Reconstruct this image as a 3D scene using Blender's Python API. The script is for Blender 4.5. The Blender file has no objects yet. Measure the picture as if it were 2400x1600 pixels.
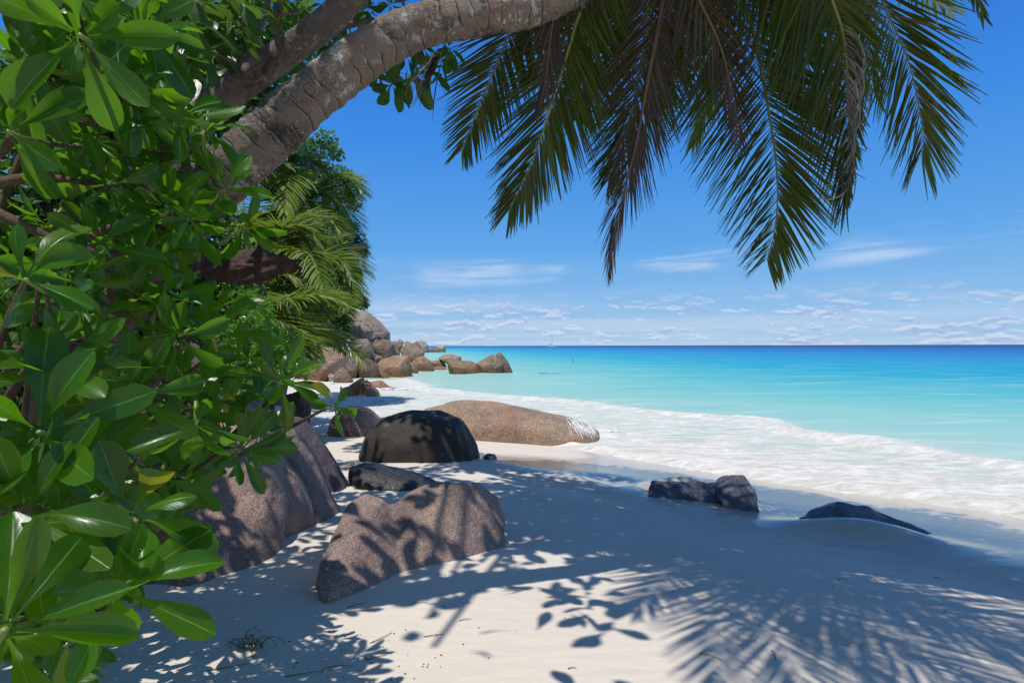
import bpy, bmesh, math, random
import numpy as np
from mathutils import Vector, Matrix, noise, Quaternion

R = math.radians
rng = np.random.default_rng(7)
random.seed(7)
scn = bpy.context.scene
COL = scn.collection

# ------------------------------------------------------------------ measuring
F, CX, HZ, CZ = 1306.67, 1176.0, 794.0, 2.2      # photograph measured at 2352 wide, 20 mm lens, eye 2.2 m over the sea


def at(x, y, d):
    return np.array([(x - CX) / F * d, d, CZ - (y - HZ) / F * d])


# ------------------------------------------------------------------ terrain
def g0(x, y, z=0.1):
    d = (CZ - z) * F / (y - HZ)
    return ((x - CX) / F * d, d)


SHORE = [(60, -40), (16, -2)] + [g0(*p) for p in ((2500, 1222), (2352, 1196), (2100, 1156), (1900, 1130), (1600, 1080),
        (1400, 1046), (1300, 1030), (1190, 1010), (1000, 990), (870, 990), (760, 988), (690, 972))] + \
        [(-9.5, 24), (-11, 34), (-15, 50), (-24, 90), (-40, 180), (-90, 420), (-400, 1500)]
SH = np.array(SHORE, float)
LAND = np.vstack([SH, [[-4000, 1500], [-4000, -4000], [4000, -4000], [4000, -2500]]])


def shore_dist(x, y):
    """metres from the water's edge, positive on land"""
    x = np.asarray(x, float); y = np.asarray(y, float)
    best = np.full(x.shape, 1e12)
    for a, b in zip(SH[:-1], SH[1:]):
        dx, dy = b - a
        t = np.clip(((x - a[0]) * dx + (y - a[1]) * dy) / (dx * dx + dy * dy), 0, 1)
        best = np.minimum(best, (x - a[0] - t * dx) ** 2 + (y - a[1] - t * dy) ** 2)
    ins = np.zeros(x.shape, bool)
    n = len(LAND)
    for i in range(n):
        a, b = LAND[i], LAND[(i + 1) % n]
        c = ((a[1] > y) != (b[1] > y)) & (x < (b[0] - a[0]) * (y - a[1]) / (b[1] - a[1] + 1e-12) + a[0])
        ins ^= c
    d = np.sqrt(best)
    return np.where(ins, d, -d)


def sst(a, b, v):
    t = np.clip((v - a) / (b - a), 0, 1)
    return t * t * (3 - 2 * t)


BUMPS = []      # x, y, rx, ry, angle, height


def hill(x, y):
    xb = np.where(y < 20, -1.75 - 0.335 * y, -8.45 - 0.30 * (y - 20))
    xb = np.where(y < 0, -1.75 + 0.5 * y, xb)
    q = np.maximum(0, xb - x)
    return q


def Hn(x, y):
    x = np.asarray(x, float); y = np.asarray(y, float)
    s = shore_dist(x, y)
    h = np.where(s > 0, 0.1 + 0.105 * np.minimum(s, 3) + 0.052 * np.clip(s - 3, 0, 8) + 0.02 * np.clip(s - 11, 0, 60), 0.1 + 0.11 * s)
    h = np.maximum(h, -4)
    q = hill(x, y)
    h = h + np.where(s > 0, 1, 0) * (0.55 * q * q / (q + 1.2)) * np.where(q < 25, 1, 25 / np.maximum(q, 1))
    # gentle undulation of the dry sand
    und = 0.018 * np.sin(x * 1.7 + 0.6 * y + 1.0) * np.sin(y * 1.9 - 0.5 * x) + 0.03 * np.sin(0.6 * x - 0.9 * y + 2.2)
    h = h + und * sst(0.3, 3.0, s)
    for bx, by, rx, ry, an, hh in BUMPS:
        c, sn = math.cos(an), math.sin(an)
        u = ((x - bx) * c + (y - by) * sn) / rx
        v = (-(x - bx) * sn + (y - by) * c) / ry
        h = h + hh * np.exp(-(u * u + v * v))
    return h


def H(x, y):
    return float(Hn(np.array([x]), np.array([y]))[0])


def ground(px, py):
    """where the line of sight through a measured point of the photograph meets the sand"""
    lo = None
    ds = np.geomspace(1.2, 60, 500)
    X = (px - CX) / F * ds
    Z = CZ - (py - HZ) / F * ds
    below = np.nonzero(Z < Hn(X, ds))[0]
    d = ds[below[0]] if len(below) else 60
    return np.array([(px - CX) / F * d, d, H((px - CX) / F * d, d)])


# sand banked against the half buried rocks, hollows, ridges
for px, py, rx, ry, an, hh in ((1575, 1135, .46, .24, -.35, .19), (1985, 1248, .62, .26, -.45, .155), (1900, 1500, .42, .14, -.5, -.07),
                               (1860, 1535, .4, .08, -.5, .03), (1420, 1120, .5, .25, -.4, -.05), (1050, 1330, .8, .4, .5, .05),
                               (1160, 1290, .35, .2, .2, -.05), (1330, 1190, 1.2, .35, -.4, .05), (2300, 1330, 1.3, .5, -.5, -.05)):
    w = g0(px, py, 0.45 if py > 1300 else 0.3)
    BUMPS.append((w[0], w[1], rx, ry, an, hh))

# ------------------------------------------------------------------ where the canopy has gaps for the sun
SUN_D = np.array([.15, .27, -.95]); SUN_D = SUN_D / np.linalg.norm(SUN_D)
GAPS = [(-1.16, 2.3, 2.83, .30, .30, .9), (-1.03, 1.55, 2.07, .25, .25, .8), (-.89, 1.05, 1.7, .35, .35, .85), (-1.45, 2.0, 2.2, .25, .25, .7), (-.02, 3.15, .6, .50, .62, .93), (-.92, 2.2, 2.2, .42, .50, .85), (-1.35, 3.6, .6, .35, .3, .8), (2.6, 3.1, .5, .8, .4, .8), (-.3, 1.6, 1.4, .35, .5, .6), (-.85, 3.1, .6, .50, .55, .9), (-1.6, 1.9, 2.6, .28, .3, .6), (-1.45, 2.9, .6, .5, .45, .7), (-1.0, 4.6, .9, .5, .5, .5), (-2.2, 2.6, 2.6, .4, .5, .6)]     # x, y, z, rx, ry, strength


def sunny(O):
    O = np.atleast_2d(O); drop = np.zeros(len(O), bool)
    for x, y, z, rx, ry, st in GAPS:
        t = (z - O[:, 2]) / SUN_D[2]
        q = O + SUN_D * t[:, None]
        drop |= (t > .25) & (((q[:, 0] - x) / rx) ** 2 + ((q[:, 1] - y) / ry) ** 2 < 1) & (rng.random(len(O)) < st)
    return drop


# ------------------------------------------------------------------ objects
def link(o, parent=None):
    COL.objects.link(o)
    if parent is not None:
        o.parent = parent
    return o


def tag(o, label=None, cat=None, group=None, kind=None):
    if label: o['label'] = label
    if cat: o['category'] = cat
    if group: o['group'] = group
    if kind: o['kind'] = kind
    return o


def thing(name, loc, label, cat, group=None):
    o = bpy.data.objects.new(name, None)
    o.location = [float(v) for v in loc]
    o.empty_display_size = .2
    link(o)
    return tag(o, label, cat, group)


def build(name, V, Fc, mat, parent=None, uv=None, uv2=None, smooth=True, attrs=None, origin=None):
    """one mesh object; vertices in world space (moved under the parent's base)"""
    V = np.asarray(V, float)
    off = np.zeros(3)
    if parent is not None:
        p = parent
        while p is not None:
            off = off + np.array(p.location); p = p.parent
    if origin is not None:
        off = off + np.asarray(origin, float) - (off if parent is not None else 0)
    me = bpy.data.meshes.new(name)
    faces = Fc.tolist() if isinstance(Fc, np.ndarray) else [list(f) for f in Fc]
    me.from_pydata((V - off).tolist(), [], faces)
    if smooth:
        me.polygons.foreach_set('use_smooth', np.ones(len(me.polygons), bool))
    li = None
    for nm, u in (('UVMap', uv), ('rnd', uv2)):
        if u is not None:
            if li is None:
                li = np.empty(len(me.loops), np.int32); me.loops.foreach_get('vertex_index', li)
            l = me.uv_layers.new(name=nm)
            l.data.foreach_set('uv', np.asarray(u, np.float32)[li].ravel())
    for k, v in (attrs or {}).items():
        a = me.attributes.new(k, 'FLOAT', 'POINT')
        a.data.foreach_set('value', np.asarray(v, np.float32))
    me.materials.append(mat)
    me.update()
    o = bpy.data.objects.new(name, me)
    if origin is not None:
        base = np.asarray(origin, float)
        if parent is not None:
            p = parent
            while p is not None:
                base = base - np.array(p.location); p = p.parent
        o.location = base.tolist()
    return link(o, parent)


class Acc:
    """collects pieces of one mesh"""
    def __init__(s): s.V, s.F, s.U, s.W, s.n = [], [], [], [], 0

    def add(s, V, Fc, U=None, W=None):
        s.V.append(V); s.F += (np.asarray(Fc) + s.n).tolist()
        s.U.append(U if U is not None else np.zeros((len(V), 2)))
        s.W.append(W if W is not None else np.zeros((len(V), 2)))
        s.n += len(V)

    def build(s, name, mat, parent=None, **k):
        return build(name, np.vstack(s.V), s.F, mat, parent, uv=np.vstack(s.U), uv2=np.vstack(s.W), **k)


def unit(v):
    v = np.asarray(v, float)
    return v / (np.linalg.norm(v, axis=-1, keepdims=True) + 1e-12)


def spline(P, n):
    P = np.asarray(P, float)
    if len(P) == 2:
        return P[0] + (P[1] - P[0]) * np.linspace(0, 1, n)[:, None]
    Q = np.vstack([2 * P[0] - P[1], P, 2 * P[-1] - P[-2]])
    seg = np.linalg.norm(np.diff(P, axis=0), axis=1)
    cum = np.r_[0, np.cumsum(seg)]
    out = []
    for t in np.linspace(0, cum[-1], n):
        i = min(int(np.searchsorted(cum, t, 'right')) - 1, len(P) - 2)
        u = (t - cum[i]) / max(seg[i], 1e-9)
        a, b, c, d = Q[i], Q[i + 1], Q[i + 2], Q[i + 3]
        out.append(.5 * ((2 * b) + (-a + c) * u + (2 * a - 5 * b + 4 * c - d) * u * u + (-a + 3 * b - 3 * c + d) * u ** 3))
    return np.array(out)


def tube(P, rad, n=10, cap=True, lump=0, seed=0):
    """tapered round tube along the points P; returns V,F,UV"""
    P = np.asarray(P, float); m = len(P)
    rad = np.broadcast_to(np.asarray(rad, float), (m,))
    T = unit(np.gradient(P, axis=0))
    ref = np.array([0, 0, 1.0]) if abs(T[0][2]) < .9 else np.array([1.0, 0, 0])
    Nn = unit(np.cross(T[0], ref)); V = []; U = []
    L = np.r_[0, np.cumsum(np.linalg.norm(np.diff(P, axis=0), axis=1))]
    ang = np.linspace(0, 2 * np.pi, n, endpoint=False)
    for i in range(m):
        Nn = unit(Nn - T[i] * np.dot(Nn, T[i])); B = np.cross(T[i], Nn)
        rr = np.full(n, rad[i])
        if lump:
            rr = rr * np.array([1 + lump * noise.noise(Vector((math.cos(a) * 1.3 + seed, math.sin(a) * 1.3, L[i] * 3))) + .5 * lump * noise.noise(Vector((math.cos(a) * 4 + seed, math.sin(a) * 4, L[i] * 11))) for a in ang])
        V.append(P[i] + rr[:, None] * (np.cos(ang)[:, None] * Nn + np.sin(ang)[:, None] * B))
        U.append(np.c_[ang / (2 * np.pi), np.full(n, L[i])])
    V = np.vstack(V); U = np.vstack(U); Fc = []
    for i in range(m - 1):
        for j in range(n):
            k = (j + 1) % n
            Fc.append([i * n + j, i * n + k, (i + 1) * n + k, (i + 1) * n + j])
    if cap:
        Fc.append(list(range(n))[::-1]); Fc.append([(m - 1) * n + j for j in range(n)])
    return V, Fc, U


class TubeAcc(Acc):
    def add(s, V, Fc, U=None, W=None):
        s.V.append(V); s.F += [[i + s.n for i in f] for f in Fc]
        s.U.append(U if U is not None else np.zeros((len(V), 2)))
        s.W.append(np.zeros((len(V), 2))); s.n += len(V)


PROFILES = {
    'spoon': lambda t: np.where(t < .7, .10 + .90 * sst(0.08, .68, t) ** 1.05, np.sqrt(np.maximum(0, 1 - ((t - .7) / .302) ** 2))),
    'almond': lambda t: .08 + .92 * np.where(t < .62, sst(0.0, .62, t), np.sqrt(np.maximum(0, 1 - ((t - .62) / .385) ** 2)) ** 1.1),
    'oval': lambda t: np.sin(np.pi * np.clip(t, 0.02, .99)) ** .7,
    'blade': lambda t: np.clip(.22 + 3.2 * t, 0, 1) * np.clip(1.08 - t, 0, 1) ** .7,
}


def leaves(O, D, Nrm, L, W, bend, cup, prof, nt=9, nu=5, ruffle=0.0, rnd=None, twist=0.0):
    """many leaves at once. O base, D direction, Nrm upper side, L length, W half width, bend along, cup across"""
    O = np.atleast_2d(O); n = len(O)
    D = unit(np.broadcast_to(D, (n, 3))); Nrm = np.broadcast_to(Nrm, (n, 3))
    Nrm = unit(Nrm - D * np.sum(D * Nrm, 1, keepdims=True)); S = np.cross(D, Nrm)
    L = np.broadcast_to(L, (n,)).astype(float); W = np.broadcast_to(W, (n,)).astype(float)
    bend = np.broadcast_to(bend, (n,)).astype(float); cup = np.broadcast_to(cup, (n,)).astype(float)
    twist = np.broadcast_to(twist, (n,)).astype(float)
    bend = np.where(np.abs(bend) < 1e-3, 1e-3, bend)
    t = np.linspace(0, 1, nt); u = np.linspace(-1, 1, nu)
    w = PROFILES[prof](t)
    bt = bend[:, None] * t[None]
    C = O[:, None] + L[:, None, None] * ((np.sin(bt) / bend[:, None])[..., None] * D[:, None] - ((1 - np.cos(bt)) / bend[:, None])[..., None] * Nrm[:, None])
    nn = np.cos(bt)[..., None] * Nrm[:, None] + np.sin(bt)[..., None] * D[:, None]
    tw = twist[:, None] * t[None]
    Ss = np.cos(tw)[..., None] * S[:, None] + np.sin(tw)[..., None] * nn
    nn = np.cos(tw)[..., None] * nn - np.sin(tw)[..., None] * S[:, None]
    ww = W[:, None, None] * w[None, :, None] * u[None, None, :]
    lift = cup[:, None, None] * W[:, None, None] * w[None, :, None] * (np.abs(u) ** 1.5)[None, None, :]
    if ruffle:
        ph = rng.uniform(0, 6.28, (n, 1, 1))
        lift = lift + ruffle * W[:, None, None] * w[None, :, None] * (np.abs(u) ** 2)[None, None] * np.sin(t[None, :, None] * 11 + ph + 2.2 * np.sign(u)[None, None])
    V = C[:, :, None] + ww[..., None] * Ss[:, :, None] + lift[..., None] * nn[:, :, None]
    V = V.reshape(-1, 3)
    q = []
    for i in range(nt - 1):
        for j in range(nu - 1):
            a = i * nu + j
            q.append([a, a + 1, a + nu + 1, a + nu])
    q = np.array(q)
    Fc = (q[None] + (np.arange(n) * nt * nu)[:, None, None]).reshape(-1, 4)
    U = np.tile(np.stack([np.broadcast_to(u * .5 + .5, (nt, nu)), np.broadcast_to(t[:, None], (nt, nu))], -1).reshape(-1, 2), (n, 1))
    if rnd is None: rnd = rng.random((n, 2))
    Wd = np.repeat(rnd, nt * nu, axis=0)
    return V, Fc, U, Wd


# ------------------------------------------------------------------ materials
class NT:
    def __init__(s, name, world=False):
        if world:
            s.m = bpy.data.worlds.new(name)
        else:
            s.m = bpy.data.materials.new(name)
        s.m.use_nodes = True
        s.t = s.m.node_tree; s.t.nodes.clear()

    def n(s, typ, ins=None, **kw):
        nd = s.t.nodes.new(typ)
        for k, v in kw.items(): setattr(nd, k, v)
        for k, v in (ins or {}).items():
            sock = nd.inputs[k]
            if isinstance(v, bpy.types.NodeSocket): s.t.links.new(v, sock)
            elif v is not None: sock.default_value = v
        return nd

    def math(s, op, a, b=None, clamp=False):
        nd = s.n('ShaderNodeMath', operation=op, use_clamp=clamp)
        for i, v in enumerate((a, b)):
            if v is None: continue
            if isinstance(v, bpy.types.NodeSocket): s.t.links.new(v, nd.inputs[i])
            else: nd.inputs[i].default_value = v
        return nd.outputs[0]

    def mix(s, f, a, b, blend='MIX'):
        nd = s.n('ShaderNodeMix', data_type='RGBA', blend_type=blend)
        for i, v in ((0, f), (6, a), (7, b)):
            if isinstance(v, bpy.types.NodeSocket): s.t.links.new(v, nd.inputs[i])
            else: nd.inputs[i].default_value = v if i == 0 else (*v, 1)[:4]
        return nd.outputs[2]

    def ramp(s, f, stops, interp='LINEAR'):
        nd = s.n('ShaderNodeValToRGB'); cr = nd.color_ramp; cr.interpolation = interp
        while len(cr.elements) > 1: cr.elements.remove(cr.elements[-1])
        for i, (p, c) in enumerate(stops):
            e = cr.elements[0] if i == 0 else cr.elements.new(p)
            e.position = p; e.color = (*c, 1)[:4] if isinstance(c, tuple) else (c, c, c, 1)
        s.t.links.new(f, nd.inputs[0])
        return nd.outputs[0]

    def mr(s, v, a, b, c=0., d=1., smooth=True):
        nd = s.n('ShaderNodeMapRange', {'Value': v, 1: a, 2: b, 3: c, 4: d}, interpolation_type='SMOOTHSTEP' if smooth else 'LINEAR')
        return nd.outputs[0]

    def noise(s, vec, scale, detail=4, rough=.55, dist=0.):
        return s.n('ShaderNodeTexNoise', {'Vector': vec, 'Scale': scale, 'Detail': detail, 'Roughness': rough, 'Distortion': dist}).outputs['Fac']

    def mapping(s, vec, scale=(1, 1, 1), rot=(0, 0, 0), loc=(0, 0, 0)):
        return s.n('ShaderNodeMapping', {'Vector': vec, 'Scale': scale, 'Rotation': rot, 'Location': loc}).outputs[0]

    def bump(s, h, strength=.5, dist=.02, normal=None):
        return s.n('ShaderNodeBump', {'Height': h, 'Strength': strength, 'Distance': dist, 'Normal': normal}).outputs[0]

    def out(s, sh):
        s.t.links.new(sh, s.n('ShaderNodeOutputMaterial').inputs[0]); return s.m


def rgb(c): return (c[0], c[1], c[2], 1)


def leaf_mat(name, dark, light, trans, old=None, rough=.32, tfac=.35, vein=(.25, .36, .08), veins=True, oldcut=.93, spots=True):
    k = NT(name)
    uv = k.n('ShaderNodeUVMap', uv_map='UVMap').outputs[0]
    rn = k.n('ShaderNodeSeparateXYZ', {0: k.n('ShaderNodeUVMap', uv_map='rnd').outputs[0]})
    sp = k.n('ShaderNodeSeparateXYZ', {0: uv})
    oi = k.n('ShaderNodeObjectInfo')
    pos = k.n('ShaderNodeTexCoord').outputs['Object']
    c = k.mix(rn.outputs[0], dark, light)
    c = k.mix(k.math('MULTIPLY', oi.outputs['Random'], .35), c, light)
    if spots:
        nz = k.noise(pos, 28, 3, .6)
        c = k.mix(k.mr(nz, .56, .72, 0, .55), c, (light[0] * 1.5, light[1] * 1.15, light[2] * 1.2))
        nz2 = k.noise(pos, 95, 2, .5)
        c = k.mix(k.mr(k.noise(pos, 52, 1, .4), .71, .75, 0, .8), c, (.12, .08, .02))
    if old:
        c = k.mix(k.mr(rn.outputs[1], oldcut, oldcut + .01), c, old)
    if spots:
        age = k.mr(rn.outputs[1], .62, .93, 0, .55)
        c = k.mix(age, c, (light[0] * 2.1, light[1] * 1.05, light[2] * 1.3))
        edge = k.mr(k.math('ABSOLUTE', k.math('SUBTRACT', sp.outputs[0], .5)), .40, .5, 0, 1)
        bl = k.math('MULTIPLY', k.mr(k.math('ADD', k.noise(pos, 13, 5, .7), k.math('MULTIPLY', edge, .10)), .63, .69, 0, .75), k.math('GREATER_THAN', rn.outputs[1], .35))
        c = k.mix(bl, c, (.13, .085, .025))
    bmp = None
    if veins:
        au = k.math('ABSOLUTE', k.math('SUBTRACT', sp.outputs[0], .5))
        rib = k.mr(au, .012, .04, 1, 0)
        c = k.mix(k.math('MULTIPLY', rib, .75), c, vein)
        sv = k.math('SINE', k.math('MULTIPLY', k.math('SUBTRACT', sp.outputs[1], k.math('MULTIPLY', au, .55)), 62))
        svr = k.math('MULTIPLY', k.mr(sv, .88, 1.0, 0, .22), k.mr(k.noise(pos, 17, 2), .45, .65))
        c = k.mix(svr, c, vein)
        bmp = k.bump(k.math('ADD', k.math('MULTIPLY', rib, -1.0), k.math('MULTIPLY', sv, .03)), .3, .004)
    p = k.n('ShaderNodeBsdfPrincipled', {'Base Color': c, 'Roughness': rough, 'IOR': 1.45, 'Normal': bmp})
    tc = k.mix(.5, c, trans, 'MIX')
    tr = k.n('ShaderNodeBsdfTranslucent', {'Color': tc})
    mx = k.n('ShaderNodeMixShader', {0: tfac, 1: p.outputs[0], 2: tr.outputs[0]})
    if veins and spots:       # insect holes
        hole = k.math('MULTIPLY', k.math('GREATER_THAN', k.noise(pos, 52, 1, .4), .755), k.math('GREATER_THAN', rn.outputs[0], .45))
        mx = k.n('ShaderNodeMixShader', {0: hole, 1: mx.outputs[0], 2: k.n('ShaderNodeBsdfTransparent').outputs[0]})
    return k.out(mx.outputs[0])


M = {}
M['naupaka'] = leaf_mat('glossy_leaf', (.006, .034, .003), (.038, .128, .007), (.34, .84, .012), old=(.42, .27, .02), rough=.29, tfac=.42, vein=(.13, .27, .04), oldcut=.982)
M['naupaka_small'] = leaf_mat('small_glossy_leaf', (.10, .25, .025), (.16, .34, .04), (.3, .6, .05), rough=.3, tfac=.3, veins=False, spots=False)
M['almond'] = leaf_mat('broad_leaf', (.022, .075, .012), (.06, .15, .02), (.20, .38, .03), old=(.50, .20, .01), rough=.36, tfac=.36, vein=(.16, .24, .06), oldcut=.955)
M['tree_leaf'] = leaf_mat('tree_leaf', (.030, .075, .018), (.075, .15, .03), (.18, .3, .04), rough=.45, tfac=.3, veins=False, spots=False)
M['tree_leaf_light'] = leaf_mat('light_tree_leaf', (.05, .13, .025), (.11, .22, .04), (.25, .45, .05), rough=.4, tfac=.35, veins=False, spots=False)
M['casuarina'] = leaf_mat('needle_foliage', (.03, .075, .055), (.05, .11, .07), (.1, .18, .1), rough=.6, tfac=.2, veins=False, spots=False)
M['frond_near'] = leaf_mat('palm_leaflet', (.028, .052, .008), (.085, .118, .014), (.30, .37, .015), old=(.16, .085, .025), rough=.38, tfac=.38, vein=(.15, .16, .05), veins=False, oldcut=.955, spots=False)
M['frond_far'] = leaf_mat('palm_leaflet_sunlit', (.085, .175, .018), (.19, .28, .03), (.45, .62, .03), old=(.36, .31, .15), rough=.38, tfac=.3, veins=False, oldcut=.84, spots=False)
M['frond_dead'] = leaf_mat('dead_palm_leaflet', (.035, .022, .014), (.10, .065, .042), (.10, .06, .03), rough=.6, tfac=.15, veins=False, spots=False)
M['frond_grey'] = leaf_mat('withered_leaflet', (.22, .19, .16), (.42, .38, .33), (.3, .28, .25), rough=.55, tfac=.15, veins=False, spots=False)


def rachis_mat(name, a, b):
    k = NT(name)
    pos = k.n('ShaderNodeTexCoord').outputs['Object']
    c = k.mix(k.noise(pos, 9, 3), a, b)
    return k.out(k.n('ShaderNodeBsdfPrincipled', {'Base Color': c, 'Roughness': .45}).outputs[0])


M['rachis'] = rachis_mat('frond_rib', (.17, .18, .04), (.30, .27, .08))
M['rachis_dead'] = rachis_mat('dead_frond_rib', (.10, .05, .03), (.2, .12, .07))
M['green_stem'] = rachis_mat('green_stem', (.16, .24, .05), (.24, .28, .07))


def bark_mat(name, palm=False, a=(.14, .10, .07), b=(.33, .255, .19), lich=(.56, .54, .48), dark=(.022, .019, .016), red=(.23, .12, .085)):
    k = NT(name)
    pos = k.n('ShaderNodeTexCoord').outputs['Object']
    uv = k.n('ShaderNodeUVMap', uv_map='UVMap').outputs[0]
    sp = k.n('ShaderNodeSeparateXYZ', {0: uv})
    c = k.mix(k.noise(pos, 7, 5, .65), a, b)
    c = k.mix(k.mr(k.noise(pos, 5.5, 4, .6, .6), .52, .68, 0, .85), c, red)
    c = k.mix(k.mr(k.noise(pos, 3.2, 6, .75, .6), .50, .66, 0, .9), c, dark)
    patch = k.math('MULTIPLY', k.mr(k.noise(pos, 15, 7, .72, .3), .535, .60), k.mr(k.noise(pos, 3.6, 3, .6), .42, .55))
    c = k.mix(k.math('MULTIPLY', patch, .75), c, lich)
    c = k.mix(k.mr(k.noise(pos, 70, 3, .6), .62, .70, 0, .6), c, lich)
    h = k.noise(pos, 38, 5, .7)
    if palm:
        warp = k.math('ADD', sp.outputs[1], k.math('MULTIPLY', k.noise(pos, 6, 4, .6), .10))
        fr = k.math('FRACT', k.math('MULTIPLY', warp, 11.5))
        ring = k.mr(fr, .0, .22, 1, 0)
        gate = k.mr(k.noise(pos, 8, 2), .38, .55)
        c = k.mix(k.math('MULTIPLY', k.math('MULTIPLY', ring, gate), .85), c, dark)
        ridge = k.mr(fr, .86, 1.0, 0, 1)
        c = k.mix(k.math('MULTIPLY', k.math('MULTIPLY', ridge, gate), .3), c, lich)
        h = k.math('ADD', k.math('MULTIPLY', h, .6), k.math('MULTIPLY', fr, .9))
    # cracks
    cr = k.n('ShaderNodeTexVoronoi', {'Vector': k.mapping(pos, (1, 1, 1)), 'Scale': 31.}, feature='DISTANCE_TO_EDGE').outputs['Distance']
    crk = k.math('MULTIPLY', k.mr(cr, .0, .05, 1, 0), k.mr(k.noise(pos, 3, 2), .5, .62))
    c = k.mix(k.math('MULTIPLY', crk, .35), c, dark)
    h = k.math('SUBTRACT', h, k.math('MULTIPLY', crk, .2))
    return k.out(k.n('ShaderNodeBsdfPrincipled', {'Base Color': c, 'Roughness': .85, 'Normal': k.bump(h, 1., .03)}).outputs[0])


M['palm_bark'] = bark_mat('palm_bark', True)
M['tree_bark'] = bark_mat('tree_bark', False, (.13, .09, .06), (.30, .23, .17), (.44, .40, .34), (.045, .032, .025), (.17, .11, .075))
M['dark_bark'] = bark_mat('rotten_wood', False, (.06, .03, .02), (.15, .08, .055), (.24, .17, .13), (.012, .008, .007), (.11, .045, .03))
M['twig_bark'] = bark_mat('twig_bark', False, (.09, .06, .03), (.18, .13, .06), (.2, .17, .1), (.04, .03, .02), (.12, .07, .035))


def granite(name, grain=150., bumpd=.02, scale=1.0, tide=False):
    k = NT(name)
    pos = k.n('ShaderNodeTexCoord').outputs['Object']
    oi = k.n('ShaderNodeObjectInfo')
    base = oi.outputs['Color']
    v = k.n('ShaderNodeTexVoronoi', {'Vector': pos, 'Scale': grain}, feature='F1').outputs['Color']
    g = k.n('ShaderNodeSeparateColor', {0: v}).outputs[0]
    sp = k.ramp(g, [(0, .30), (.25, .62), (.55, 1.0), (.8, 1.25), (.93, 2.0)], 'CONSTANT')
    c = k.mix(1., base, sp, 'MULTIPLY')
    fine = k.noise(pos, grain * .45, 3, .7)
    c = k.mix(.5, c, k.mix(1., base, k.ramp(fine, [(.3, .45), (.7, 1.6)]), 'MULTIPLY'))
    big = k.noise(pos, 1.6 * scale, 5, .6, .5)
    c = k.mix(1., c, k.ramp(big, [(.32, (.62, .60, .62)), (.5, (1., 1., 1.)), (.66, (1.25, 1.12, .98))]), 'MULTIPLY')
    rust = k.mr(k.noise(k.mapping(pos, (1, 1, .45), loc=(3, 1, 8)), 1.3 * scale, 4, .6, .8),   .54, .74, 0, .40)
    c = k.mix(rust, c, k.mix(1., base, (1.35, .85, .55), 'MULTIPLY'))
    # dark water streaks running down
    st = k.noise(k.mapping(pos, (5.5, 5.5, .5)), 1.0 * scale, 4, .65)
    c = k.mix(k.mr(st, .58, .74, 0, .5), c, k.mix(1., base, (.35, .36, .38), 'MULTIPLY'))
    li = k.noise(pos, 3.3 * scale, 6, .75)
    c = k.mix(k.mr(li, .60, .70, 0, .4), c, (.40, .40, .37))
    if tide:
        wz_ = k.n('ShaderNodeSeparateXYZ', {0: k.n('ShaderNodeNewGeometry').outputs['Position']}).outputs[2]
        tm = k.mr(k.math('ADD', wz_, k.math('MULTIPLY', k.noise(pos, 2.2 * scale, 4, .6), -1.1)), -.35, .35, .85, 0)
        c = k.mix(tm, c, k.mix(1., base, (.62, .42, .27), 'MULTIPLY'))
    h = k.math('ADD', k.math('MULTIPLY', k.noise(pos, grain * .22, 5, .7), .5), k.noise(pos, 5 * scale, 6, .68))
    nrm = k.bump(h, .8, bumpd)
    rough = k.mr(fine, .35, .75, .62, .9)
    return k.out(k.n('ShaderNodeBsdfPrincipled', {'Base Color': c, 'Roughness': rough, 'Normal': nrm}).outputs[0])


M['granite'] = granite('granite', 130., .035)
M['granite_mid'] = granite('granite_weathered', 60., .06, .8)
M['granite_far'] = granite('granite_far', 22., .14, .35, True)
M['granite_wet'] = granite('granite_wet', 90., .03)
for nd in M['granite_wet'].node_tree.nodes:
    if nd.type == 'BSDF_PRINCIPLED':
        for l in list(nd.inputs['Roughness'].links): M['granite_wet'].node_tree.links.remove(l)
        nd.inputs['Roughness'].default_value = .42


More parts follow.
